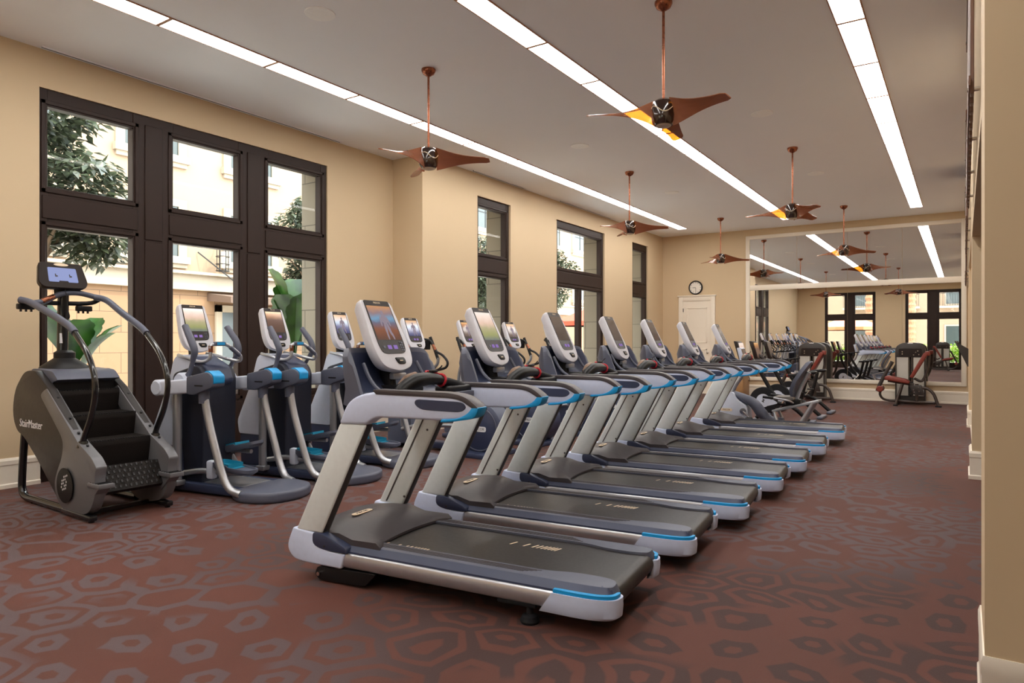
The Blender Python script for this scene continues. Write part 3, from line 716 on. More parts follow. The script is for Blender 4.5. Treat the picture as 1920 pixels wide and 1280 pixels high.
        if s < 0:
            b = B(); b.prism(rpoly([(-0.135, 1.092, 0.03), (0.16, 1.088, 0.04), (0.185, 1.06, 0.03), (0.15, 1.034, 0.04), (-0.10, 1.036, 0.05), (-0.145, 1.065, 0.03)], n=5), yo - 0.003, yo + 0.01, 'xz', bev=0.002, seg=1)
            b.build('side_pad', 'navy', arm)
    # hood: dished shroud leaning away from the runner, with a flat tray
    b = B(); rings = []
    for k in range(25):
        y = -0.405 * math.cos(math.pi * k / 24); q = abs(y) / 0.405; e = max(0.0, (q - 0.80) / 0.20)
        dish = 0.135 * (1 - min(1, q / 0.93) ** 5)
        zt = 1.362 - 0.05 * e ** 3
        xr = -0.615                                   # rim at the top, leaning
        rim = lambda z: -0.52 - (z - 1.06) * 0.38
        rings.append([(-0.22 - 0.2 * e, y, 1.055), (-0.22 - 0.2 * e, y, 1.088), (-0.36 - 0.1 * e, y, 1.096), (rim(1.10) - dish * 0.7, y, 1.10), (rim(1.16) - dish, y, 1.17), (rim(1.25) - dish, y, 1.26), (rim(1.32) - dish * 0.8, y, zt - 0.03),
                      (rim(zt) - dish * 0.55 - 0.012, y, zt), (rim(zt) - dish * 0.5 - 0.05, y, zt - 0.005), (rim(1.25) - dish - 0.07, y, 1.24), (rim(1.15) - dish - 0.09, y, 1.13), (-0.66 - dish * 0.4, y, 1.04), (-0.56, y, 1.0)])
    b.loft(rings); hd = b.build('hood', ['slate', 'navy'], t, smooth=50)
    for p in hd.data.polygons:
        if abs(p.center.y) < 0.365 and p.normal.x > 0.1 and p.center.x < -0.42 and p.center.z < 1.34: p.material_index = 1
    for s in (-1, 1):
        b = B(); b.tube([(-0.30, s * 0.30, 1.10), (-0.46, s * 0.29, 1.105), (-0.565, s * 0.275, 1.17), (-0.63, s * 0.265, 1.27)], 0.012, 8); b.build('hood_rib', 'slate', hd)
    b = B(); b.prism(rpoly([(-0.42, -0.06), (-0.42, 0.06), (-0.68, 0.07), (-0.68, -0.07)], 0.02), 1.098, 1.13, 'xy', bev=0.01); b.tube([(-0.64, 0, 1.10), (-0.66, 0, 1.2), (-0.70, 0, 1.34)], 0.05, 12, flat=0.7)
    b.box((-0.60, 0.03, 1.185), (0.04, 0.13, 0.04), bev=0.008, mi=1); b.build('console_neck', ['black', 'silver'], t)
    console(t, (-0.672, 0, 1.432), R(25), 1.0)
    # cross handlebar with rubber grips
    b = B(); b.tube([(-0.31, -0.36, 1.085), (-0.31, -0.31, 1.13), (-0.30, -0.20, 1.172), (-0.295, -0.05, 1.178), (-0.29, 0.08, 1.160)], [0.028, 0.038, 0.043, 0.037, 0.027], 14, flat=1.15)
    hb = b.build('handlebar', 'gloss_black', t)
    b = B(); b.tube([(-0.29, 0.06, 1.163), (-0.285, 0.22, 1.130), (-0.28, 0.355, 1.095)], [0.027, 0.026, 0.026], 14); b.build('rubber_grip', 'rubber', hb)
    b = B(); b.tube([(-0.338, -0.30, 1.152), (-0.33, -0.24, 1.195), (-0.325, -0.17, 1.212)], [0.012, 0.016, 0.013], 8, flat=1.6); b.build('pulse_plate', 'pulse_glint', hb)  # pulse plate; its bronze colour paints the highlight on the bar's near end
    b = B(); b.box((-0.30, 0.20, 1.105), (0.10, 0.28, 0.05), bev=0.02, seg=3); b.build('tray_block', 'black', t)
    b = B(); b.tube([(-0.29 + 0.034 * math.cos(a), 0.045 + 0.006 * math.sin(2 * a), 1.166 + 0.034 * math.sin(a)) for a in (2 * math.pi * k / 14 for k in range(14))], 0.009, 8, 1, closed=True)
    b.tube([(-0.29, 0.04, 1.20), (-0.32, 0.0, 1.215), (-0.33, -0.05, 1.222), (-0.31, -0.085, 1.216)], 0.006, 8); b.box((-0.30, -0.02, 1.222), (0.03, 0.06, 0.016), bev=0.005, mi=1); b.tube([(-0.30, 0.0, 1.225), (-0.28, 0.02, 1.24), (-0.27, 0.03, 1.255)], 0.004, 6, mi=1)
    tag_part = b.build('safety_clip', ['red', 'black'], t); tag_part['label'] = 'red safety strap with black clip'
    # underside
    b = B(); b.box((-0.60, 0, 0.12), (0.75, 0.62, 0.11)); b.box((0.45, 0, 0.125), (0.9, 0.60, 0.07)); b.build('underframe', 'black', t)
    for s in (-1, 1):
        b = B(); b.prism(rpoly([(-0.85, 0.085, 0.02), (-0.875, 0.035, 0.03), (-0.83, 0.005, 0.03), (-0.50, 0.02, 0.02), (-0.42, 0.10, 0.02)], n=4), s * 0.375 - 0.035, s * 0.375 + 0.035, 'xz', bev=0.008)
        b.lathe([(0, -0.05), (0.012, -0.05), (0.012, 0.05), (0, 0.05)], 12, 'y', (-0.835, s * 0.375, 0.045), mi=1)
        b.build('transport_wheel_housing', ['black', 'chrome'], t)
        b = B(); b.lathe([(0, 0.0), (0.046, 0.0), (0.050, 0.012), (0.040, 0.035), (0.018, 0.045), (0.018, 0.11), (0, 0.11)], 20, c=(0.515, s * 0.37, 0)); b.box((0.45, s * 0.36, 0.095), (0.22, 0.08, 0.03), bev=0.01); b.build('foot', 'rubber', t)
    return t
tm = make_treadmill()
CAPS = [(-1.417, 3.026), (-1.437, 4.17), (-1.39, 5.22), (-1.39, 6.36), (-1.39, 7.44), (-1.40, 8.67), (-1.39, 10.1)]
TL = [('treadmill nearest the camera, with a body figure on its screen', 'screen_body', True),
      ('second treadmill from the front, its screen showing a pale green landscape', 'screen_land', False),
      ('third treadmill from the front of the row, screen idle brown', 'screen_idle', False),
      ('fourth treadmill of the row, the middle one of seven', 'screen_idle', False),
      ('fifth treadmill of the row, third from its far end', 'screen_idle', False),
      ('sixth treadmill of the row, console in front of the white door', 'screen_idle', False),
      ('seventh and farthest treadmill, beside the recumbent bike', 'screen_idle', False)]
for i, ((cx, cy), (lb, scn, fg)) in enumerate(zip(CAPS, TL)):
    loc = (cx - 0.94, cy + 0.18, 0)
    if i == 0:
        tm.location = loc; tm.rotation_euler = (0, 0, R(6)); tm['label'] = lb; tm['group'] = 'row of treadmills'; o = tm
        sc_o = find(tm, 'screen'); set_mat(sc_o, 0, scn)
    else:
        o = dup(tm, loc, R(6), lb)
        set_mat(find(o, 'screen'), 0, scn)
figure_screen(tm, (-0.672, 0, 1.432), R(25), 1.0); set_mat(find(tm, 'screen'), 0, 'screen_body')

# ------------------------------------------------------------------ motion trainer (stepping machine with pedals)
def make_amt():
    t = thing('motion_trainer', '', 'exercise machine')
    b = B(); b.prism(rpoly([(-0.12, -0.26, 0.05), (0.06, -0.355, 0.10), (0.34, -0.29, 0.14), (0.455, 0.0, 0.14), (0.34, 0.29, 0.14), (0.06, 0.355, 0.10), (-0.12, 0.26, 0.05)], n=5), 0.0, 0.095, 'xy', bev=0.028, seg=3); b.build('rear_pad', 'slate', t)
    b = B()
    for s in (-1, 1): b.box((-0.62, s * 0.21, 0.06), (1.15, 0.085, 0.075), bev=0.012)
    b.box((-1.05, 0, 0.05), (0.12, 0.62, 0.07), bev=0.02); b.box((-0.62, 0, 0.03), (0.5, 0.42, 0.05)); b.build('base_frame', 'navy', t)
    b = B(); b.prism([(-0.72, -0.17), (-0.08, -0.17), (-0.08, 0.17), (-0.72, 0.17)], 0.085, 0.10, 'xy', bev=0.004); b.build('base_plate', 'silver', t)
    for s in (-1, 1):
        b = B(); b.tube([(-0.36, s * 0.345, 0.97), (-0.305, s * 0.345, 0.72), (-0.215, s * 0.345, 0.45), (-0.13, s * 0.34, 0.22), (-0.05, s * 0.33, 0.105), (0.06, s * 0.315, 0.07)], 0.034, 14); b.build('leg_tube', 'silver', t)
        b = B(); b.lathe([(0, 0.08), (0.04, 0.08), (0.04, 0.95), (0, 0.95)], 18, c=(-0.77, s * 0.29, 0)); b.box((-0.77, s * 0.29, 0.10), (0.11, 0.10, 0.05), bev=0.012); b.build('front_post', 'silver', t)
        b = B(); b.prism(rpoly([(-0.93, 0.90, 0.05), (-0.94, 1.03, 0.05), (-0.45, 1.07, 0), (-0.45, 0.94, 0)]), s * 0.345 - 0.065, s * 0.345 + 0.065, 'xz', bev=0.022, seg=3)
        b.lathe([(0, -0.075), (0.06, -0.075), (0.075, -0.06), (0.075, 0.06), (0.06, 0.075), (0, 0.075)], 24, 'y', (-0.90, s * 0.345, 0.975)); arm = b.build('top_arm', 'shell', t)
        b = B(); b.prism(rpoly([(-0.50, 0.93, 0.02), (-0.50, 1.085, 0.02), (-0.24, 1.135, 0.03), (-0.175, 1.10, 0.03), (-0.175, 1.0, 0.03), (-0.32, 0.955, 0.02), (-0.40, 0.925, 0.02)]), s * 0.345 - 0.072, s * 0.345 + 0.072, 'xz', bev=0.012)
        b.lathe([(0, 0.85), (0.045, 0.85), (0.05, 0.97), (0, 0.97)], 18, c=(-0.355, s * 0.345, 0)); b.box((-0.34, s * 0.345 - 0.073, 1.01), (0.10, 0.004, 0.012), mi=1); b.build('arm_housing', ['slate', 'black'], arm)
        b = B(); b.prism(rpoly([(-0.285, 1.135, 0.01), (-0.235, 1.145, 0.02), (-0.165, 1.10, 0.02), (-0.168, 1.025, 0.02), (-0.215, 1.035, 0.02), (-0.225, 1.09, 0.02)]), s * 0.345 - 0.058, s * 0.345 + 0.058, 'xz', bev=0.008); b.build('arm_trim', 'cyan', arm)
        # moving handle
        ph = 0.03 if s < 0 else -0.09
        b = B(); b.lathe([(0, -0.05), (0.07, -0.05), (0.085, -0.03), (0.085, 0.03), (0.07, 0.05), (0, 0.05)], 24, 'y', (-0.72 + ph * 0.4, s * 0.275, 1.03)); piv = b.build('handle_pivot', 'shell', t)
        b = B(); b.tube([(-0.72 + ph * 0.5, s * 0.27, 1.02), (-0.64 + ph, s * 0.28, 1.14), (-0.585 + ph * 0.8, s * 0.285, 1.26)], [0.030, 0.021, 0.020], 12); h = b.build('moving_handle', 'slate', t)
        b = B(); b.tube([(-0.60 + ph * 0.8, s * 0.285, 1.22), (-0.565 + ph * 0.7, s * 0.29, 1.31), (-0.60 + ph * 0.6, s * 0.29, 1.40), (-0.655 + ph * 0.6, s * 0.28, 1.475), (-0.71 + ph * 0.6, s * 0.27, 1.545)], [0.022, 0.029, 0.031, 0.030, 0.027], 14, flat=1.15); b.build('handle_grip', 'slate', h)
        # pedal
        px, pz, tl = (-0.20, 0.255, 0.07) if s < 0 else (-0.42, 0.40, -0.22)
        K = Matrix.Translation((px, s * 0.145, pz)) @ Matrix.Rotation(tl, 4, 'Y')
        b = B(); fo = rpoly([(-0.23, -0.075, 0.07), (-0.23, 0.075, 0.07), (0.0, 0.098, 0.05), (0.24, 0.078, 0.07), (0.24, -0.078, 0.07), (0.0, -0.098, 0.05)], n=5)
        b.loft([[(x * 0.86, y * 0.8, -0.035) for x, y in fo], [(x, y, -0.01) for x, y in fo], [(x, y, 0.03 if x < 0.0 else 0.016) for x, y in fo], [(x * 0.93, y * 0.88, 0.03 if x < 0.0 else 0.016) for x, y in fo], [(x * 0.90, y * 0.82, 0.0) for x, y in fo]], M4=K); pd = b.build('pedal', 'slate', t)
        b = B(); b.loft([[(x * 0.93, y * 0.88, 0.003) for x, y in fo if x < 0.02], [(x * 0.95, y * 0.90, 0.042) for x, y in fo if x < 0.02], [(x * 0.90, y * 0.82, 0.042) for x, y in fo if x < 0.02], [(x * 0.88, y * 0.80, 0.003) for x, y in fo if x < 0.02]], M4=K, cap=False); b.prism([(x * 0.88, y * 0.80) for x, y in fo if x < 0.1], 0.0, 0.006, 'xy', M4=K); b.build('pedal_lining', 'teal', pd)
        b = B(); b.tube([(px + 0.12, s * 0.145, pz - 0.045), (px - 0.15, s * 0.15, pz - 0.06), (-0.56, s * 0.19, 0.205), (-0.78, s * 0.205, 0.17)], [0.02, 0.026, 0.028, 0.028], 10); b.box((px - 0.24, s * 0.19, (pz + 0.2) / 2), (0.08, 0.07, 0.17), bev=0.02, mi=1); b.build('pedal_arm', ['silver', 'shell'], t)
    b = B(); b.prism(rpoly([(-0.94, 0.08, 0.02), (-1.05, 0.42, 0.05), (-0.96, 1.10, 0.05), (-0.62, 1.19, 0.08), (-0.54, 1.08, 0.05), (-0.56, 0.08, 0.02)]), -0.19, 0.19, 'xz', bev=0.03, seg=3); b.build('tower', 'tower_dark', t)
    b = B(); b.prism(rpoly([(-1.19, 0.42, 0.03), (-1.215, 0.56, 0.04), (-1.00, 1.00, 0.05), (-0.83, 1.02, 0.03), (-0.83, 0.46, 0.03), (-0.90, 0.415, 0.03)]), -0.215, 0.215, 'xz', bev=0.03, seg=3); b.build('front_shield', 'shell', t)
    b = B(); b.prism(rpoly([(-1.17, 0.10, 0.02), (-1.18, 0.43, 0.02), (-0.83, 0.46, 0.02), (-0.80, 0.10, 0.02)]), -0.205, 0.205, 'xz', bev=0.02); b.build('front_base', 'navy', t)
    b = B(); b.prism(rpoly([(-1.05, 1.00, 0.05), (-0.97, 1.25, 0.06), (-0.86, 1.285, 0.05), (-0.70, 1.17, 0.08), (-0.66, 1.0, 0.05)], n=5), -0.17, 0.17, 'xz', bev=0.04, seg=3); b.build('head_cover', 'shell', t)
    b = B(); b.prism(rpoly([(-0.86, 1.10, 0.04), (-0.78, 1.27, 0.04), (-0.56, 1.17, 0.05), (-0.50, 1.02, 0.05), (-0.58, 0.96, 0.03)], n=5), -0.14, 0.14, 'xz', bev=0.03, seg=3); b.build('neck_cover', 'navy', t)
    b = B(); b.tube([(-0.90, 0, 1.22), (-0.92, 0, 1.32), (-0.92, 0, 1.46)], 0.05, 12, flat=0.7); b.build('console_neck', 'black', t)
    console(t, (-0.885, 0, 1.525), R(17), 0.98)
    b = B(); b.tube([(-0.92, -0.16, 1.27), (-0.80, -0.18, 1.25), (-0.64, -0.14, 1.21), (-0.575, -0.10, 1.24), (-0.57, -0.09, 1.31), (-0.57, -0.085, 1.365), (-0.565, 0.0, 1.375), (-0.56, 0.085, 1.37), (-0.53, 0.18, 1.30), (-0.52, 0.22, 1.25), (-0.545, 0.215, 1.21), (-0.65, 0.16, 1.235), (-0.80, 0.18, 1.26), (-0.92, 0.16, 1.28)], 0.017, 12)
    fh = b.build('fixed_handle', 'silver', t)
    b = B(); b.box((-0.56, 0, 1.378), (0.05, 0.13, 0.042), bev=0.015); b.box((-0.536, 0, 1.38), (0.004, 0.09, 0.026), mi=1); b.build('handle_display', ['slate', 'cyan'], fh)
    for s, p in ((-1, [(-0.572, -0.088, 1.30), (-0.572, -0.088, 1.36)]), (1, [(-0.55, 0.12, 1.345), (-0.52, 0.21, 1.265)])):
        b = B(); b.tube(p, 0.021, 12); b.build('handle_sleeve', 'copper' if s < 0 else 'slate', fh)
    return t
amt = make_amt()
for i, (x, y, lb, scn) in enumerate([(-5.34, 3.95, 'silver motion trainer closest to the stair climber, landscape on its screen', 'screen_land'), (-5.31, 4.85, 'middle motion trainer of three, orange glow across its screen top', 'screen_dusk'), (-5.36, 5.84, 'third motion trainer by the right window post, figure on its screen', 'screen_body2')]):
    if i == 0: amt.location = (x, y, 0); amt.rotation_euler = (0, 0, R(8)); amt['label'] = lb; amt['group'] = 'motion trainers by the large window'; o = amt
    else: o = dup(amt, (x, y, 0), R(8), lb)
    set_mat(find(o, 'screen'), 0, scn)
    if i == 2: figure_screen(o, (-0.885, 0, 1.525), R(17), 0.98); set_mat(find(o, 'screen'), 0, scn)

# ------------------------------------------------------------------ stair climber
def make_stair():
    t = thing('stair_climber', 'black and grey stair climber with curved handrails by the large window', 'exercise machine', (-5.62, 2.907, 0), R(-1))
    body = [(-1.204, 1.145, 0.09), (-1.40, 0.98, 0.08), (-1.452, 0.81, 0.08), (-1.426, 0.69, 0.06), (-1.35, 0.605, 0.06), (-1.225, 0.575, 0.08), (-0.944, 0.40, 0.05), (-0.55, 0.11, 0.05), (-0.419, 0.045, 0.06), (-0.216, 0.035, 0.08), (0.0, 0.085, 0.06), (0.10, 0.24, 0.05), (0.10, 0.418, 0.03), (0.03, 0.50, 0.02), (-0.176, 0.606, 0), (-0.718, 1.01, 0.02), (-1.0, 1.155, 0.03)]
    band = [(-0.735, 1.008, 0.01), (-0.176, 0.610, 0), (0.055, 0.505, 0.03), (0.13, 0.44, 0.02), (0.105, 0.36, 0.03), (0.11, 0.22, 0.06), (0.02, 0.08, 0.08), (-0.216, 0.026, 0.12), (-0.42, 0.036, 0.09), (-0.565, 0.13, 0.08), (-0.59, 0.25, 0.08), (-0.53, 0.36, 0.06), (-0.455, 0.46, 0.06), (-0.425, 0.60, 0.10), (-0.69, 0.81, 0.05), (-0.86, 0.945, 0.05), (-0.80, 0.985, 0.03)]
    for s in (-1, 1):
        y0, y1 = (-0.315, -0.25) if s < 0 else (0.25, 0.315)
        b = B(); b.prism(rpoly(body, n=5), y0, y1, 'xz', bev=0.012); sp = b.build('side_panel', 'stair_black', t)
        b = B(); b.prism(rpoly(band, n=5), y0 - 0.008, y1 + 0.008, 'xz', bev=0.008)
        for x, z in ((-0.62, 0.93), (-0.40, 0.775), (-0.25, 0.668), (-0.10, 0.58)): b.box((x, (y0 + y1) / 2, z + 0.005), (0.016, 0.016, 0.012), rot=(0, R(36), 0), mi=1)
        b.build('side_band', ['stair_grey', 'black'], sp)
        b = B(); b.lathe([(0, -0.012), (0.10, -0.010), (0.135, 0.0), (0.14, 0.012), (0, 0.012)], 40, 'y', (-0.365, y0 - 0.012 if s < 0 else y1 + 0.012, 0.25))
        if s < 0:
            for r_ in range(5):
                for q in range(4):
                    if (r_ + q) % 5 != 4 and not (r_ == 0 and q < 1): b.box((-0.40 + q * 0.026 - r_ * 0.006, y0 - 0.0225, 0.31 - r_ * 0.026 + q * 0.008), (0.014, 0.004, 0.016), rot=(0, R(45), 0), mi=1)
        b.build('hub_disc', ['gloss_black', 'white_print'], sp)
        if s < 0:
            b = B(); K = Matrix.Translation((-1.06, y0 - 0.001, 0.688)) @ Matrix.Rotation(R(90), 4, 'X'); b.text('StairMaster', 0.098, K, depth=0.002); b.build('logo_lettering', 'white_print', sp)
        b = B(); b.tube([(-1.25, s * 0.28, 0.66), (-1.285, s * 0.28, 0.56), (-1.335, s * 0.28, 0.22), (-1.33, s * 0.28, 0.09), (-1.25, s * 0.28, 0.035), (-1.05, s * 0.28, 0.032), (-0.62, s * 0.28, 0.032), (-0.46, s * 0.28, 0.035)], 0.031, 12, 4); b.lathe([(0, 0), (0.02, 0), (0.02, 0.02), (0, 0.02)], 10, c=(-1.1, s * 0.28, 0)); b.build('rear_leg', 'black_steel', t)
        b = B(); b.box((-0.21, s * 0.30, 0.035), (0.50, 0.06, 0.045), bev=0.012); b.lathe([(0, 0), (0.022, 0), (0.022, 0.02), (0, 0.02)], 12, c=(0.0, s * 0.30, 0)); b.build('front_foot', 'black_steel', t)
        b = B(); b.box((0.10, s * 0.275, 0.298), (0.19, 0.12, 0.035), bev=0.006); b.prism([(0.02, 0.16), (0.16, 0.28), (0.02, 0.28)], s * 0.275 - 0.045, s * 0.275 + 0.045, 'xz', mi=0)
        for q in range(4): b.box((0.04 + q * 0.04, s * 0.275, 0.318), (0.012, 0.10, 0.006), mi=1)
        b.build('side_step', ['stair_grey', 'black'], t)
        zo = 0.0 if s < 0 else 0.05; xo = 0.0
        b = B(); b.tube([(-0.17, s * 0.285, 0.58), (-0.155, s * 0.285, 0.64), (-0.02, s * 0.285, 0.85), (0.03, s * 0.285, 1.07), (-0.08, s * 0.285, 1.285), (-0.33, s * 0.285, 1.485)], [0.034, 0.022, 0.022, 0.022, 0.022, 0.022], 12)
        b.lathe([(0, 0), (0.045, 0), (0.032, 0.05), (0, 0.06)], 16, c=(-0.17, s * 0.285, 0.565)); hr = b.build('handrail', 'black_steel', t)
        pts = [(-0.31, s * 0.285, 1.47), (-0.42, s * 0.285, 1.53), (-0.75, s * 0.29, 1.635 + zo * 0.5), (-1.08, s * 0.31, 1.735 + zo), (-1.18, s * 0.35, 1.762 + zo)]
        if s > 0: pts[-1] = (-1.16, 0.24, 1.815)
        b = B(); b.tube(pts, 0.029, 12); b.build('rail_grip', 'slate', hr)
    b = B(); b.tube([(-1.14, -0.27, 1.735), (-1.15, -0.17, 1.758), (-1.16, -0.08, 1.81), (-1.16, 0.0, 1.838), (-1.16, 0.12, 1.842), (-1.16, 0.25, 1.815)], 0.024, 12); cb = b.build('front_bar', 'slate', t)
    b = B(); b.tube([(-1.145, -0.20, 1.752), (-1.158, -0.10, 1.80)], 0.0255, 12); b.build('pulse_plate', 'copper', cb)
    b = B(); b.tube([(-1.17, -0.36, 1.75), (-1.22, -0.2, 1.745), (-1.22, 0.2, 1.755), (-1.17, 0.30, 1.80)], 0.02, 10)
    for y_ in (-0.30, 0.17): b.box((-1.21, y_, 1.705), (0.06, 0.13, 0.05), bev=0.01)
    for q in range(3):
        for y_ in (-0.34, 0.12): b.box((-1.20, y_ + q * 0.04, 1.675), (0.02, 0.012, 0.03))
    b.build('accessory_rack', 'black', t)
    b = B(); b.tube([(-1.13, -0.02, 1.87), (-1.12, -0.01, 1.80), (-1.12, 0.0, 1.72), (-1.12, 0.0, 1.66)], 0.003, 6); b.lathe([(0, -0.03), (0.012, -0.025), (0.016, 0.0), (0.004, 0.05), (0, 0.05)], 12, c=(-1.12, 0.0, 1.63)); b.build('safety_cord', 'black', t)
    b = B(); b.box((-0.21, 0, 0.035), (0.04, 0.58, 0.035)); b.build('cross_bar', 'black_steel', t)
    # steps
    noses = [(-0.70, 0.985), (-0.415, 0.794), (-0.17, 0.60)]
    for x, z in noses:
        b = B(); b.prism(rpoly([(x - 0.29, z - 0.02, 0), (x - 0.29, z, 0), (x, z, 0.012), (x + 0.005, z - 0.04, 0.01), (x - 0.03, z - 0.21, 0), (x - 0.06, z - 0.21, 0), (x - 0.03, z - 0.05, 0)]), -0.248, 0.248, 'xz')
        for q in range(24): b.box((x - 0.004, -0.235 + q * 0.0204, z + 0.001), (0.03, 0.008, 0.005), mi=1)
        b.build('step', ['stair_tread', 'black'], t)
    b = B(); b.prism([(-0.20, 0.39), (-0.05, 0.41), (0.055, 0.225), (0.03, 0.20), (-0.20, 0.2)], -0.248, 0.248, 'xz')
    for q in range(12):
        for r_ in range(5): b.box((-0.042 + r_ * 0.021, -0.225 + q * 0.041 + (r_ % 2) * 0.02, 0.40 - r_ * 0.037), (0.022, 0.012, 0.006), rot=(0, R(60), 0), mi=1)
    b.build('step', ['stair_tread', 'weight'], t)
    b = B(); b.box((-0.95, 0, 0.80), (0.3, 0.49, 0.5)); b.prism([(-1.0, 0.55), (-0.5, 0.25), (-0.2, 0.15), (-0.2, 0.39), (-0.8, 0.75)], -0.247, 0.247, 'xz'); b.build('stair_core', 'black', t)
    b = B(); b.prism(rpoly([(-1.30, 1.02, 0.04), (-1.22, 1.165, 0.06), (-0.80, 1.15, 0.05), (-0.70, 1.075, 0.02), (-0.78, 1.06, 0), (-0.90, 1.0, 0)]), -0.252, 0.252, 'xz', bev=0.012); b.build('top_cover', 'slate', t)
    b = B(); b.lathe([(0, 1.10), (0.215, 1.12), (0.19, 1.175), (0.12, 1.225), (0.085, 1.25), (0.085, 1.30), (0.055, 1.32), (0, 1.32)], 32, c=(-1.19, 0, 0)); b.build('mast_collar', 'black', t)
    b = B(); b.tube([(-1.235, 0, 1.25), (-1.225, 0, 1.5), (-1.215, 0, 1.86)], 0.045, 18, 1); b.box((-1.19, -0.025, 1.43), (0.004, 0.03, 0.09), mi=1); b.build('mast', ['black_steel', 'white_print'], t)
    K = Matrix.Translation((-1.18, -0.03, 1.985)) @ Matrix.Rotation(R(-22), 4, 'Y')
    b = B(); b.loft([[(x, y * k, z * k) for y, z in rpoly([(-0.175, 0.125, 0.03), (0.175, 0.125, 0.03), (0.205, -0.07, 0.03), (0.17, -0.125, 0.04), (-0.17, -0.125, 0.04), (-0.205, -0.07, 0.03)])] for x, k in ((-0.05, 0.8), (-0.03, 0.96), (0.02, 1.0), (0.03, 0.97))], M4=K); co = b.build('console', 'brown_black', t)
    b = B(); b.prism(rpoly([(-0.115, 0.072, 0.01), (0.115, 0.072, 0.01), (0.12, -0.068, 0.01), (0.04, -0.068, 0), (0.035, -0.055, 0), (-0.035, -0.055, 0), (-0.04, -0.068, 0), (-0.12, -0.068, 0.01)], n=2), 0.026, 0.033, 'yz', M4=K)
    for y_ in (-0.06, 0.055): b.box((0.0335, y_, -0.005), (0.002, 0.008, 0.03), mi=1, M4=K); b.box((0.0335, y_ + 0.01, -0.012), (0.002, 0.014, 0.014), mi=1, M4=K)
    b.build('screen', ['screen_lcd', 'ink'], co)
    b = B(); b.prism([(0.06 * math.cos(a), 0.103 + 0.014 * math.sin(a)) for a in (2 * math.pi * k / 20 for k in range(20))], 0.026, 0.034, 'yz', M4=K); b.build('badge', 'cream', co)
    b = B(); b.tube([(-1.215, -0.01, 1.82), (-1.21, -0.02, 1.90), (-1.21, -0.03, 1.96)], 0.04, 12, flat=1.6); b.build('console_neck', 'black', t)
    return t
make_stair()

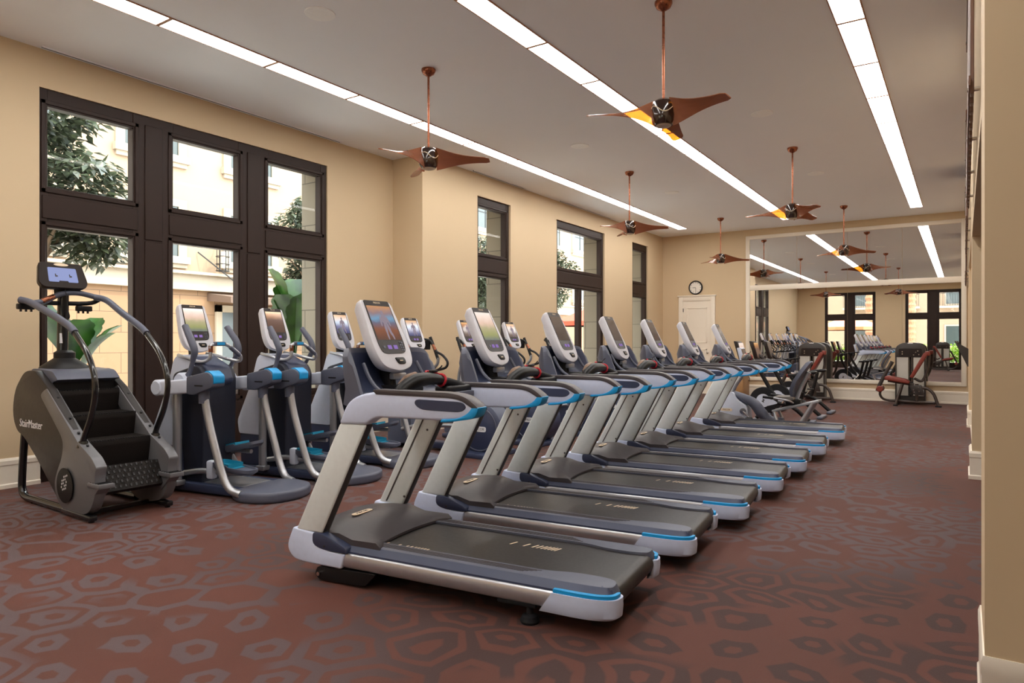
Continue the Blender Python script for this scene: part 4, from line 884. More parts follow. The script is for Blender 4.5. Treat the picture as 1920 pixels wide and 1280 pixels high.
# ------------------------------------------------------------------ cross trainers (big rear drum, mostly behind the treadmills)
def make_efx():
    t = thing('cross_trainer', '', 'exercise machine')
    b = B(); b.lathe([(0, -0.15), (0.27, -0.15), (0.31, -0.12), (0.315, 0.0), (0.31, 0.12), (0.27, 0.15), (0, 0.15)], 48, 'y', (0.1, 0, 0.335)); b.box((0.1, 0, 0.03), (0.5, 0.62, 0.06), bev=0.015); dr = b.build('rear_drum', 'navy', t)
    for s in (-1, 1):
        b = B(); b.tube([(0.1 + 0.262 * math.cos(a), s * 0.152, 0.335 + 0.262 * math.sin(a)) for a in (2 * math.pi * k / 40 for k in range(40))], 0.008, 6, 1, closed=True); b.build('drum_ring', 'slate', dr)
        K = Matrix.Translation((0.1, s * 0.153, 0.335)) @ (Matrix.Rotation(R(90), 4, 'X') if s < 0 else Matrix.Rotation(R(180), 4, 'Z') @ Matrix.Rotation(R(90), 4, 'X'))
        b = B(); b.prism(rpoly([(-0.11, -0.032, 0.03), (0.11, -0.032, 0.03), (0.11, 0.032, 0.03), (-0.11, 0.032, 0.03)], n=5), -0.006, 0.003, 'xy', M4=K); b.text('PRECOR', 0.046, K @ Matrix.Translation((0, 0, 0.0035)), mi=1); b.build('badge', ['white_print', 'ink'], dr)
    b = B(); b.box((-0.55, 0, 0.07), (1.5, 0.16, 0.09), bev=0.02); b.box((-1.28, 0, 0.04), (0.12, 0.60, 0.06), bev=0.02); b.build('base_frame', 'navy', t)
    b = B(); b.prism(rpoly([(-1.42, 0.06, 0.03), (-1.40, 0.62, 0.10), (-1.22, 0.78, 0.06), (-1.02, 0.55, 0.10), (-0.95, 0.06, 0.03)], n=5), -0.15, 0.15, 'xz', bev=0.03); b.build('front_cover', 'slate', t)
    b = B(); b.tube([(-1.22, 0, 0.7), (-1.16, 0, 1.05), (-1.13, 0, 1.36)], 0.05, 14, flat=0.8); b.build('mast', 'silver', t)
    for s in (-1, 1):
        h = 0.10 if s < 0 else -0.08
        b = B(); b.tube([(0.05, s * 0.2, 0.36 + h), (-0.5, s * 0.2, 0.34 + h * 0.5), (-1.1, s * 0.2, 0.26)], 0.028, 10); b.build('pedal_arm', 'silver', t)
        b = B(); fo = rpoly([(-0.20, -0.07, 0.05), (0.19, -0.08, 0.05), (0.19, 0.08, 0.05), (-0.20, 0.07, 0.05)]); K = Matrix.Translation((-0.32, s * 0.2, 0.40 + h * 0.7)) @ Matrix.Rotation(-0.06, 4, 'Y')
        b.loft([[(x * 0.9, y * 0.85, -0.03) for x, y in fo], [(x, y, 0.0) for x, y in fo], [(x, y, 0.03) for x, y in fo], [(x * 0.9, y * 0.85, 0.03) for x, y in fo], [(x * 0.9, y * 0.85, 0.008) for x, y in fo]], M4=K); pd = b.build('pedal', 'slate', t)
        b = B(); b.prism([(x * 0.88, y * 0.82) for x, y in fo], 0.008, 0.014, 'xy', M4=K); b.build('pedal_lining', 'teal', pd)
        b = B(); b.tube([(-1.08, s * 0.22, 0.30), (-1.06, s * 0.27, 0.70), (-1.0, s * 0.30, 1.0), (-0.93, s * 0.31, 1.10), (-0.92, s * 0.31, 1.18)], 0.022, 10); mh = b.build('moving_handle', 'silver', t)
        b = B(); b.tube([(-0.92, s * 0.31, 1.16), (-0.98, s * 0.31, 1.30), (-1.05, s * 0.30, 1.46)], 0.022, 12); b.build('handle_grip', 'black', mh)
        b = B(); b.tube([(-1.14, s * 0.06, 1.38), (-1.13, s * 0.20, 1.425), (-1.04, s * 0.25, 1.42), (-0.97, s * 0.255, 1.36), (-0.90, s * 0.255, 1.265), (-0.79, s * 0.25, 1.215), (-0.70, s * 0.24, 1.13), (-0.72, s * 0.23, 1.055), (-0.84, s * 0.21, 1.02), (-0.97, s * 0.17, 0.99), (-1.15, s * 0.05, 0.98)], 0.017, 10); fh = b.build('fixed_handle', 'black', t)
        b = B(); b.tube([(-0.965, s * 0.255, 1.355), (-0.915, s * 0.255, 1.285)], 0.0195, 10); b.build('pulse_plate', 'copper', fh)
    b = B(); b.lathe([(0, 0), (0.045, 0), (0.05, 0.12), (0.042, 0.12), (0.04, 0.02), (0, 0.02)], 16, c=(-1.05, 0.235, 1.29)); b.build('bottle_holder', 'black', t)
    console(t, (-1.085, 0, 1.495), R(22), 0.95)
    return t
efx = make_efx()
EF = [(-5.02, 6.85, 'cross trainer behind the nearest treadmill, figure on its screen', 'screen_body2', True), (-5.0, 8.02, 'cross trainer behind the second treadmill, in front of the wall step', 'screen_dusk', False),
      (-5.0, 9.2, 'cross trainer below the left narrow window, amber screen', 'screen_dusk', False), (-5.0, 10.5, 'farthest cross trainer, console hidden by the third treadmill', 'screen_idle', False)]
for i, (x, y, lb, scn, fg) in enumerate(EF):
    if i == 0: efx.location = (x, y, 0); efx['label'] = lb; efx['group'] = 'cross trainers behind the treadmills'; o = efx
    else: o = dup(efx, (x, y, 0), 0, lb)
    set_mat(find(o, 'screen'), 0, scn)
    if fg: figure_screen(o, (-1.085, 0, 1.495), R(22), 0.95); set_mat(find(o, 'screen'), 0, scn)

# ------------------------------------------------------------------ recumbent bike beside the last treadmill
def make_recumbent():
    t = thing('recumbent_bike', 'recumbent bike with grey backrest at the end of the treadmill row', 'exercise bike', (-2.6, 11.25, 0), 0)
    b = B(); b.prism(rpoly([(-0.95, 0.06, 0.04), (-0.62, 0.55, 0.08), (-0.50, 0.60, 0.06), (-0.45, 0.48, 0.05), (-0.28, 0.36, 0.04), (-0.24, 0.06, 0.03)], n=5), -0.13, 0.13, 'xz', bev=0.03, seg=3); bd = b.build('body', 'shell', t)
    K = Matrix.Translation((-0.60, -0.131, 0.30)) @ Matrix.Rotation(R(90), 4, 'X')
    b = B(); b.prism(rpoly([(-0.09, -0.022, 0.01), (0.09, -0.022, 0.01), (0.09, 0.022, 0.01), (-0.09, 0.022, 0.01)]), 0, 0.004, 'xy', M4=K); b.text('PRECOR', 0.032, K @ Matrix.Translation((0, 0, 0.0045)), mi=1); b.build('badge', ['cream', 'ink'], bd)
    b = B(); b.tube([(-0.56, 0, 0.54), (-0.49, 0, 0.70), (-0.40, 0, 0.84), (-0.33, 0, 1.02)], 0.038, 14); b.build('console_mast', 'silver', t)
    b = B(); b.tube([(-0.54, 0, 0.56), (-0.36, 0, 0.49), (-0.20, 0, 0.41), (-0.08, 0, 0.26), (0.05, 0, 0.16), (0.25, 0, 0.15)], [0.05, 0.07, 0.08, 0.085, 0.07, 0.06], 14, flat=1.3); b.build('step_through_boom', 'slate', t)
    for s in (-1, 1):
        b = B(); b.lathe([(0, -0.02), (0.05, -0.02), (0.05, 0.02), (0, 0.02)], 24, 'y', (-0.33, s * 0.15, 0.29)); b.tube([(-0.33, s * 0.17, 0.29), (-0.33 + s * -0.11, s * 0.18, 0.29 + s * 0.1)], 0.013, 8, 1); b.box((-0.33 - s * 0.11, s * 0.23, 0.29 + s * 0.1), (0.10, 0.09, 0.025), bev=0.008, mi=1); b.build('crank', ['chrome', 'black'], t)
    b = B(); b.prism(rpoly([(-0.37, 1.02, 0.02), (-0.30, 1.02, 0.02), (-0.38, 1.30, 0.02), (-0.44, 1.30, 0.02)]), -0.13, 0.13, 'xz', bev=0.015); co = b.build('console', 'shell', t)
    b = B(); b.prism([(-0.305, 1.06), (-0.295, 1.06), (-0.368, 1.28), (-0.378, 1.28)], -0.105, 0.105, 'xz'); b.build('screen', 'screen_idle', co)
    b = B()
    for s in (-1, 1): b.prism([(0.10, 0.33), (0.10, 0.29), (0.78, 0.48), (0.78, 0.52)], s * 0.11 - 0.015, s * 0.11 + 0.015, 'xz', bev=0.004)
    b.prism([(0.12, 0.315), (0.12, 0.30), (0.76, 0.485), (0.76, 0.50)], -0.11, 0.11, 'xz'); b.build('seat_rail', 'silver', t)
    for s in (-1, 1):
        b = B(); b.tube([(0.14, s * 0.16, 0.31), (0.25, s * 0.22, 0.02)], 0.024, 12, 1); b.build('leg', 'silver', t)
        b = B(); b.tube([(0.70, s * 0.16, 0.47), (0.46, s * 0.22, 0.02)], 0.026, 12, 1); b.build('leg', 'silver', t)
    b = B(); b.box((0.25, 0, 0.02), (0.05, 0.50, 0.04), bev=0.01); b.box((0.46, 0, 0.02), (0.05, 0.50, 0.04), bev=0.01); b.build('floor_bar', 'black', t)
    b = B(); b.prism(rpoly([(0.08, 0.50, 0.03), (0.12, 0.545, 0.03), (0.42, 0.555, 0.03), (0.44, 0.50, 0.03)]), -0.21, 0.21, 'xz', bev=0.02, seg=3); b.build('seat', 'grey_pad', t)
    b = B(); K = Matrix.Identity(4)
    rings = []
    for x, z, w, th in ((0.395, 0.55, 0.15, 0.02), (0.39, 0.64, 0.19, 0.03), (0.44, 0.78, 0.20, 0.03), (0.53, 0.93, 0.18, 0.03), (0.62, 1.06, 0.13, 0.03), (0.65, 1.09, 0.08, 0.02)):
        rings.append([(x - th * 0.8, -w, z + th * .5), (x - th * 0.3, 0, z), (x - th * 0.8, w, z + th * .5), (x + th, w, z), (x + th * 1.4, 0, z - th * .4), (x + th, -w, z)])
    b.loft(rings); b.build('backrest', 'slate', t, smooth=60)
    b = B(); b.tube([(0.42, 0, 0.46), (0.50, 0, 0.68), (0.62, 0, 0.93)], 0.035, 10); b.box((0.40, 0, 0.46), (0.22, 0.16, 0.10), bev=0.02, mi=1); b.build('backrest_post', ['silver', 'black'], t)
    for s in (-1, 1):
        b = B(); b.tube([(0.42, s * 0.16, 0.46), (0.36, s * 0.26, 0.50), (0.16, s * 0.27, 0.53), (0.0, s * 0.26, 0.54)], 0.016, 10); h = b.build('side_handle', 'silver', t)
        b = B(); b.tube([(0.16, s * 0.27, 0.53), (0.0, s * 0.26, 0.54)], 0.021, 10, 1); b.build('handle_grip', 'black', h)
    return t
make_recumbent()

# ------------------------------------------------------------------ indoor cycles
def make_cycle():
    t = thing('indoor_cycle', '', 'exercise bike')
    b = B(); b.lathe([(0.115, -0.045), (0.225, -0.04), (0.235, -0.02), (0.235, 0.02), (0.225, 0.04), (0.115, 0.045)], 40, 'y', (-0.82, 0, 0.37)); b.build('wheel_guard', 'rubber', t)
    b = B(); b.lathe([(0, -0.052), (0.115, -0.050), (0.12, 0.0), (0.115, 0.050), (0, 0.052)], 32, 'y', (-0.82, 0, 0.37)); b.prism(rpoly([(-0.86, 0.30, 0.02), (-0.74, 0.28, 0.02), (-0.58, 0.33, 0.02), (-0.60, 0.36, 0.02), (-0.74, 0.44, 0.03)]), -0.049, 0.049, 'xz')
    for s in (-1, 1): b.prism([(-0.85, 0.36), (-0.82, 0.375), (-0.835, 0.41), (-0.785, 0.38), (-0.81, 0.365), (-0.80, 0.33)], s * 0.053 - 0.001, s * 0.053 + 0.001, 'xz', mi=1)
    b.build('flywheel_cover', ['shell', 'ink'], t)
    b = B(); b.tube([(-0.62, 0, 0.34), (-0.74, 0, 0.62), (-0.86, 0, 0.84), (-0.88, 0, 0.98)], 0.035, 12, 2, flat=0.9); b.tube([(-0.60, 0, 0.34), (-0.35, 0, 0.28), (-0.08, 0, 0.05)], 0.035, 12, 3); b.tube([(-0.42, 0, 0.30), (-0.34, 0, 0.6), (-0.30, 0, 0.80)], 0.034, 12, 2); b.tube([(-0.62, 0, 0.34), (-0.80, 0, 0.18), (-0.95, 0, 0.06)], 0.034, 12, 2); b.build('frame', 'black', t)
    for x in (-0.05, -0.97): 
        b = B(); b.box((x, 0, 0.03), (0.10, 0.52, 0.05), bev=0.02); b.build('foot', 'slate', t)
    b = B(); b.prism(rpoly([(-0.42, 0.80, 0.02), (-0.15, 0.80, 0.03), (-0.13, 0.86, 0.03), (-0.42, 0.84, 0.02)]), -0.05, 0.05, 'xz', bev=0.02); b.box((-0.20, 0, 0.835), (0.13, 0.2, 0.05), bev=0.025, seg=3); b.build('saddle', 'black', t)
    b = B()
    for s in (-1, 1): b.tube([(-0.88, 0, 0.98), (-0.90, s * 0.10, 1.0), (-0.86, s * 0.20, 1.03), (-0.74, s * 0.21, 1.05), (-0.66, s * 0.2, 1.07)], 0.017, 10)
    b.box((-0.90, 0, 1.0), (0.16, 0.16, 0.06), bev=0.02); b.build('handlebar', 'black', t)
    for s in (-1, 1):
        b = B(); b.tube([(-0.50, s * 0.07, 0.34), (-0.50 - s * 0.10, s * 0.09, 0.34 - s * 0.13)], 0.013, 8, 1); b.box((-0.50 - s * 0.10, s * 0.14, 0.34 - s * 0.13), (0.11, 0.09, 0.025), bev=0.008, mi=1); b.build('crank', ['chrome', 'black'], t)
    b = B(); b.prism(rpoly([(-1.20, 1.06, 0.02), (-1.14, 1.04, 0.02), (-1.24, 1.40, 0.02), (-1.30, 1.41, 0.02)]), -0.16, 0.16, 'xz', bev=0.012); b.tube([(-0.90, 0, 1.0), (-1.05, 0, 1.05), (-1.17, 0, 1.15)], 0.03, 10); co = b.build('console', 'brown_black', t)
    b = B(); b.prism([(-1.143, 1.09), (-1.133, 1.09), (-1.212, 1.375), (-1.222, 1.375)], -0.13, 0.13, 'xz'); b.build('screen', 'screen_land', co)
    return t
cyc = make_cycle()
for i, (y, lb) in enumerate([(12.4, 'indoor cycle with black flywheel nearest the recumbent bike'), (13.45, 'middle indoor cycle of the three black flywheel bikes'), (14.5, 'indoor cycle nearest the leg machine in front of the mirror')]):
    if i == 0: cyc.location = (-2.1, y, 0); cyc['label'] = lb; cyc['group'] = 'black indoor cycles'; o = cyc
    else: o = dup(cyc, (-2.1, y, 0), 0, lb)
    set_mat(find(o, 'screen'), 0, ('screen_land', 'screen_dusk', 'screen_idle')[i])

# ------------------------------------------------------------------ leg extension machines
def make_legext():
    t = thing('leg_machine', '', 'exercise machine')
    b = B(); b.prism(rpoly([(-0.34, 0.03, 0.02), (-0.34, 1.28, 0.12), (-0.20, 1.375, 0.08), (0.10, 1.375, 0.08), (0.25, 1.28, 0.12), (0.25, 0.03, 0.02)], n=5), 0.62, 0.70, 'xz', bev=0.01)
    b.prism(rpoly([(-0.34, 1.05, 0), (-0.34, 1.28, 0.12), (-0.20, 1.375, 0.08), (0.10, 1.375, 0.08), (0.25, 1.28, 0.12), (0.25, 1.05, 0)], n=5), 0.40, 0.64, 'xz', bev=0.01)
    for x in (-0.325, 0.235): b.box((x, 0.52, 0.55), (0.03, 0.24, 1.04))
    b.box((-0.045, 0.52, 0.10), (0.58, 0.24, 0.15)); b.build('tower', 'machine_shroud', t)
    b = B(); b.box((-0.045, 0.398, 1.362), (0.10, 0.004, 0.02)); b.build('badge', 'white_print', t)
    b = B(); b.box((-0.20, 0.42, 0.62), (0.23, 0.012, 0.86)); b.box((0.12, 0.42, 0.62), (0.21, 0.012, 0.86)); b.build('tower_panel', 'grey_panel', t)
    b = B(); b.prism(rpoly([(-0.27, 1.07, 0.01), (0.18, 1.07, 0.01), (0.18, 1.24, 0.03), (-0.27, 1.24, 0.03)]), 0.392, 0.41, 'xz')
    b.build('placard', 'brown_black', t)
    b = B()
    for q, (x, z) in enumerate(((-0.2, 1.17), (-0.2, 1.12), (0.06, 1.16), (0.10, 1.19), (0.02, 1.1), (0.12, 1.11))): b.lathe([(0, -0.002), (0.012 + 0.006 * (q % 3), -0.002), (0.012, 0.0), (0, 0.0)], 10, 'y', (x, 0.392, z))
    b.build('placard_diagram', 'cream', t)
    b = B()
    for x in (-0.075, -0.015): b.lathe([(0, 0.18), (0.011, 0.18), (0.011, 1.1), (0, 1.1)], 10, c=(x, 0.47, 0))
    b.build('guide_rod', 'chrome', t)
    b = B()
    for k in range(11): b.box((-0.045, 0.50, 0.21 + k * 0.028), (0.14, 0.12, 0.024), bev=0.003, seg=1)
    b.build('weight_stack', 'weight', t)
    b = B(); b.prism(rpoly([(-0.50, 0.555, 0.03), (-0.51, 0.625, 0.03), (-0.44, 0.65, 0.04), (-0.08, 0.575, 0.04), (-0.02, 0.52, 0.03), (-0.05, 0.48, 0.02)], n=5), -0.17, 0.17, 'xz', bev=0.03, seg=3); b.build('seat', 'maroon', t)
    b = B(); b.prism(rpoly([(-0.03, 0.63, 0.03), (0.03, 0.60, 0.03), (0.31, 1.12, 0.03), (0.24, 1.165, 0.03)], n=5), -0.16, 0.16, 'xz', bev=0.03, seg=3); b.build('backrest', 'maroon', t)
    b = B(); b.tube([(0.05, 0, 0.60), (0.20, 0, 0.55), (0.30, 0, 0.80), (0.33, 0, 1.10)], 0.028, 12); b.box((0.30, 0, 1.14), (0.09, 0.12, 0.10), bev=0.02, mi=1); b.build('backrest_post', ['bronze_frame', 'maroon'], t)
    b = B(); b.prism(rpoly([(-0.03, 0.45, 0.03), (0.20, 0.47, 0.03), (0.26, 0.24, 0.03), (0.05, 0.26, 0.03)]), -0.21, -0.17, 'xz', bev=0.006)
    for x, z in ((0.05, 0.36), (0.14, 0.42), (0.15, 0.33), (0.06, 0.31)): b.lathe([(0, -0.005), (0.012, -0.005), (0.012, 0.002), (0, 0.002)], 10, 'y', (x, -0.212, z), mi=1)
    b.build('cam_plate', ['machine_shroud', 'chrome'], t)
    b = B(); b.tube([(-0.30, 0.0, 0.10), (0.05, 0, 0.085), (0.45, 0, 0.085)], 0.032, 12); b.tube([(-0.30, 0.0, 0.10), (-0.30, 0.45, 0.08), (0.2, 0.55, 0.08)], 0.03, 10, 1); b.tube([(-0.45, 0, 0.54), (0.05, 0, 0.46)], 0.034, 12, 1); b.tube([(0.1, 0, 0.1), (0.1, 0, 0.48)], 0.034, 12, 1); b.build('base_frame', 'bronze_frame', t)
    for pts in ([(-0.17, -0.12, 0.48), (-0.29, -0.20, 0.02)], [(-0.17, 0.12, 0.48), (-0.29, 0.20, 0.02)]):
        b = B(); b.tube(pts, 0.026, 12, 1); b.box((pts[1][0], pts[1][1], 0.015), (0.09, 0.07, 0.03), bev=0.01, mi=1); b.build('leg', ['bronze_frame', 'rubber'], t)
    b = B(); b.tube([(0.15, -0.02, 0.40), (0.30, -0.03, 0.385), (0.41, -0.05, 0.28), (0.47, -0.07, 0.12), (0.50, -0.08, 0.03)], 0.032, 12); b.box((0.50, -0.08, 0.015), (0.12, 0.10, 0.03), bev=0.01, mi=1); b.build('leg', ['bronze_frame', 'rubber'], t)
    b = B(); b.tube([(-0.66, -0.05, 0.30), (-0.58, -0.05, 0.50), (-0.48, -0.05, 0.72), (-0.36, -0.05, 0.96)], [0.035, 0.04, 0.035, 0.04], 12, flat=0.7); b.build('lever_arm', 'machine_shroud', t)
    b = B(); b.tube([(-0.59, -0.04, 0.33), (-0.60, -0.04, 0.22), (-0.54, -0.02, 0.13), (-0.42, 0, 0.10), (-0.28, 0.0, 0.10)], 0.026, 12); b.build('front_tube', 'bronze_frame', t)
    b = B(); b.lathe([(0, -0.20), (0.05, -0.20), (0.068, -0.18), (0.068, 0.18), (0.05, 0.20), (0, 0.20)], 20, 'y', (-0.60, 0.05, 0.35)); b.lathe([(0, -0.215), (0.018, -0.215), (0.018, -0.19), (0, -0.19)], 10, 'y', (-0.60, 0.05, 0.35), mi=1); b.build('leg_roller', ['maroon', 'chrome'], t)
    return t
lg = make_legext()
for i, (x, y, lb) in enumerate([(-0.95, 17.2, 'leg extension machine with red pads standing alone right of the bikes'), (-3.0, 17.2, 'leg extension machine half hidden behind the indoor cycles'), (-0.9, -2.5, 'red padded leg machine seen in the mirror before the back window')]):
    if i == 0: lg.location = (x, y, 0); lg['label'] = lb; lg['group'] = 'red padded leg machines'
    else: dup(lg, (x, y, 0), 0 if i == 1 else R(180), lb)

# ------------------------------------------------------------------ small things on the walls
t = thing('oak_cabinet', 'low pale oak cabinet against the far wall, behind the bikes', 'cabinet', (-4.83, 17.6, 0))
b = B(); b.box((0, 0, 0.29), (0.5, 0.6, 0.52), bev=0.006); b.build('carcass', 'oak', t)
b = B(); b.box((0, 0, 0.565), (0.54, 0.64, 0.03), bev=0.006); b.build('top', 'oak', t)
b = B(); b.box((0.0, 0, 0.015), (0.44, 0.54, 0.03)); b.build('plinth', 'black', t)
b = B(); b.box((0.256, 0, 0.29), (0.012, 0.56, 0.48), bev=0.004); d = b.build('door', 'oak', t)
b = B(); b.tube([(0.262, 0.2, 0.40), (0.29, 0.2, 0.42), (0.29, 0.2, 0.48), (0.262, 0.2, 0.50)], 0.006, 8); b.build('handle', 'black', d)
t = thing('brochure_rack', 'dark tilted rack fixed to the right wall beside the mirror', 'rack', (XR + 0.02, 15.6, 1.15))
b = B(); b.prism([(0, -0.22), (-0.03, -0.22), (-0.24, 0.26), (-0.21, 0.26)], -0.25, 0.25, 'xz', bev=0.004); b.build('board', 'machine_shroud', t)
for s in (-1, 1):
    b = B(); b.prism([(0, -0.2), (-0.03, -0.2), (-0.21, 0.24), (0, 0.1)], s * 0.25 - 0.006, s * 0.25 + 0.006, 'xz'); b.build('side', 'machine_shroud', t)
for i, (y0, y1, z0, z1, lb) in enumerate([(4.0, 7.6, 2.62, 4.15, 'long dark wall panel on metal standoffs, above the opening'), (9.3, 12.9, 2.75, 4.05, 'dark wall panel on standoffs beyond the middle pier'), (13.6, 16.4, 2.5, 4.0, 'dark wall panel on standoffs nearest the mirror')]):
    t = thing('wall_panel', lb, 'wall panel', (XR, (y0 + y1) / 2, 0), group='dark panels along the right wall')
    b = B()
    n = int((y1 - y0) / 0.16)
    for k in range(n): b.box((-0.035, -(y1 - y0) / 2 + 0.08 + k * (y1 - y0) / n, (z0 + z1) / 2), (0.016, 0.07, z1 - z0), bev=0.003, seg=1)
    for z in (z0 + 0.05, z1 - 0.05): b.box((-0.046, 0, z), (0.010, y1 - y0, 0.05), bev=0.002, seg=1)
    b.build('slats', 'panel_wood', t)
    for z in (z0 + 0.08, z1 - 0.08):
        for k in range(4):
            yy = -(y1 - y0) / 2 + 0.25 + k * ((y1 - y0) - 0.5) / 3
            b = B(); b.tube([(0.0, yy, z), (-0.055, yy, z)], 0.012, 10, 1); b.build('standoff', 'chrome', t)

# ------------------------------------------------------------------ outdoors, seen through the windows
b = B(); b.box((-16, 12, -0.07), (34, 90, 0.1)); o = b.build('ground', 'paving'); o.location.z = -0.01; struct(o, 'pale paved courtyard outside the windows')
FX = -19.0
t = thing('hotel_building', 'peach stucco building across the courtyard, seen through the left windows', 'building', (FX, 15, 0))
def fb(b, y0, y1, z0, z1, d0, d1, mi=0): b.box((-(d0 + d1) / 2, (y0 + y1) / 2 - 15, (z0 + z1) / 2), (abs(d1 - d0), y1 - y0, z1 - z0), mi=mi)
b = B(); fb(b, -8, 48, 3.4, 13.5, 0, 0.5); b.build('upper_wall', 'facade_up', t)
b = B(); fb(b, -8, 12.45, -0.02, 2.9, -0.12, 0.5); fb(b, 14.2, 48, -0.02, 2.9, -0.12, 0.5); fb(b, 12.45, 14.2, 2.45, 2.9, -0.12, 0.5); b.build('stone_base', 'facade_stone', t)
b = B(); fb(b, -8, 48, 2.9, 2.98, -0.30, 0.3); fb(b, -8, 48, 2.98, 3.36, -0.16, 0.3); fb(b, -8, 48, 3.36, 3.44, -0.34, 0.3); b.build('cornice', 'facade_trim', t)
for k in range(13):
    for z0, z1 in ((3.85, 5.3), (6.75, 8.3), (9.7, 11.3)):
        yc = 10.4 + (k - 4) * 3.2; w2 = 0.76; w1 = 1.0
        b = B(); fb(b, yc - w1, yc - w2, z0, z1, -0.06, 0.1); fb(b, yc + w2, yc + w1, z0, z1, -0.06, 0.1); fb(b, yc - w1, yc + w1, z1, z1 + 0.2, -0.06, 0.1); fb(b, yc - w1 - .06, yc + w1 + .06, z0 - 0.2, z0, -0.16, 0.1); fb(b, yc - w1, yc + w1, z0 - 0.32, z0 - 0.2, -0.08, 0.1)
        f = b.build('window', 'facade_trim', t)
        b = B(); fb(b, yc - w2, yc + w2, z0, z1, -0.012, 0.1); fb(b, yc - 0.02, yc + 0.02, z0, z1, -0.03, 0.0, 1); fb(b, yc - w2, yc + w2, (z0 + z1) / 2 - 0.02, (z0 + z1) / 2 + 0.02, -0.03, 0.0, 1); b.build('pane', ['dark_pane', 'iron'], f)
b = B(); fb(b, 12.45, 14.2, 0, 2.45, 0.1, 0.3); dd = b.build('entrance_door', 'dark_pane', t)
b = B(); fb(b, 12.25, 12.45, 0, 2.5, -0.2, 0.1); fb(b, 14.2, 14.4, 0, 2.5, -0.2, 0.1); fb(b, 12.25, 14.4, 2.3, 2.5, -0.2, 0.1); b.build('door_surround', 'facade_trim', t)
b = B(); b.prism([(0, 2.62), (1.3, 2.52), (1.3, 2.70), (0, 2.86)], 12.0 - 15, 16.2 - 15, 'xz'); ca = b.build('canopy', 'awning', t)
b = B(); b.tube([(0.05, 11.75 - 15, 4.05), (1.2, 12.9 - 15, 2.7)], 0.02, 8, 1); b.tube([(0.05, 15.0 - 15, 4.05), (1.2, 15.9 - 15, 2.7)], 0.02, 8, 1); b.build('canopy_stay', 'iron', t)
b = B(); cx, cy = 0.4, 12.33 - 15
for a in range(6): b.tube([(cx + 0.16 * math.cos(a * math.pi / 3), cy + 0.16 * math.sin(a * math.pi / 3), 3.5), (cx + 0.16 * math.cos(a * math.pi / 3), cy + 0.16 * math.sin(a * math.pi / 3), 4.25)], 0.012, 6, 1)
for z in (3.52, 3.72, 3.95, 4.2): b.tube([(cx + 0.19 * math.cos(q), cy + 0.19 * math.sin(q), z) for q in (2 * math.pi * k / 16 for k in range(16))], 0.012, 6, 1, closed=True)
b.tube([(0.0, cy, 4.25), (0.4, cy, 4.3)], 0.02, 8, 1); ln = b.build('lantern', 'iron', t)
b = B(); b.lathe([(0, 3.6), (0.07, 3.6), (0.08, 4.1), (0, 4.1)], 12, c=(cx, cy, 0)); b.build('lantern_glass', 'fan_glass', ln)

def leaves(b, blobs, n, size, rnd, droop=0.3):
    """many small folded leaves scattered through ellipsoid clumps"""
    t = bmesh.new()
    for i in range(n):
        cx, cy, cz, rx, ry, rz = blobs[rnd.randrange(len(blobs))]
        while True:
            u = Vector((rnd.uniform(-1, 1), rnd.uniform(-1, 1), rnd.uniform(-1, 1)))
            if 0.25 < u.length < 1: break
        p = Vector((cx + u.x * rx, cy + u.y * ry, cz + u.z * rz))
        d = Vector((u.x + rnd.uniform(-.8, .8), u.y + rnd.uniform(-.8, .8), rnd.uniform(-.7, .5) - droop)).normalized()
        sd = d.cross(Vector((rnd.uniform(-.5, .5), rnd.uniform(-.5, .5), 1))).normalized(); nr = sd.cross(d)
        L_ = size * rnd.uniform(0.7, 1.3); W_ = L_ * 0.24
        v = [t.verts.new(q) for q in (p, p + d * L_ * .4 + sd * W_ + nr * W_ * .3, p + d * L_, p + d * L_ * .4 - sd * W_ + nr * W_ * .3, p + d * L_ * .45)]
        t.faces.new((v[0], v[1], v[4])); t.faces.new((v[1], v[2], v[4])); t.faces.new((v[2], v[3], v[4])); t.faces.new((v[3], v[0], v[4]))
    b._add(t)
def make_tree(n=5200):
    rnd = random.Random(5); t = thing('ficus_tree', '', 'tree')
    b = B(); b.tube([(0, 0, 0), (0.05, 0, 1.2), (0.0, 0.05, 2.4), (0.1, 0.0, 3.6)], [0.09, 0.075, 0.06, 0.03], 10)
    for a in range(7):
        an = a * 0.9; b.tube([(0.02, 0.02, 2.1 + a * 0.2), (0.4 * math.cos(an), 0.4 * math.sin(an), 2.6 + a * 0.25), (0.8 * math.cos(an), 0.8 * math.sin(an), 2.9 + a * 0.28)], [0.035, 0.022, 0.01], 6, 3)
    b.build('trunk', 'bark', t)
    b = B(); leaves(b, [(0, 0, 3.5, .8, .8, .7), (.5, .3, 3.2, .55, .55, .6), (-.5, .2, 3.9, .55, .5, .5), (.2, -.5, 3.0, .6, .5, .6), (.1, .1, 4.4, .6, .6, .45), (-.3, -.4, 3.3, .6, .5, .6), (.3, .5, 2.75, .5, .45, .45)], n, 0.15, rnd)
    b.build('foliage', 'leaf', t); return t
tree = make_tree()
TR = [(-11.4, 4.5, 0, 'leafy tree outside the left panes, nearest the camera'), (-12.5, 10.65, 2.0, 'leafy tree outside the right pane by the stone post'), (-12.5, 21.4, 4.0, 'leafy tree filling the wide window upper pane'), (-13.0, 17.6, 1.0, 'slim leafy tree outside the left narrow window')]
for i, (x, y, a, lb) in enumerate(TR):
    if i == 0: tree.location = (x, y, 0); tree.scale = (1.2, 1.25, 1.1); tree['label'] = lb; tree['group'] = 'courtyard trees'
    else: dup(tree, (x, y, 0), a, lb).scale = (1, 1, 1)
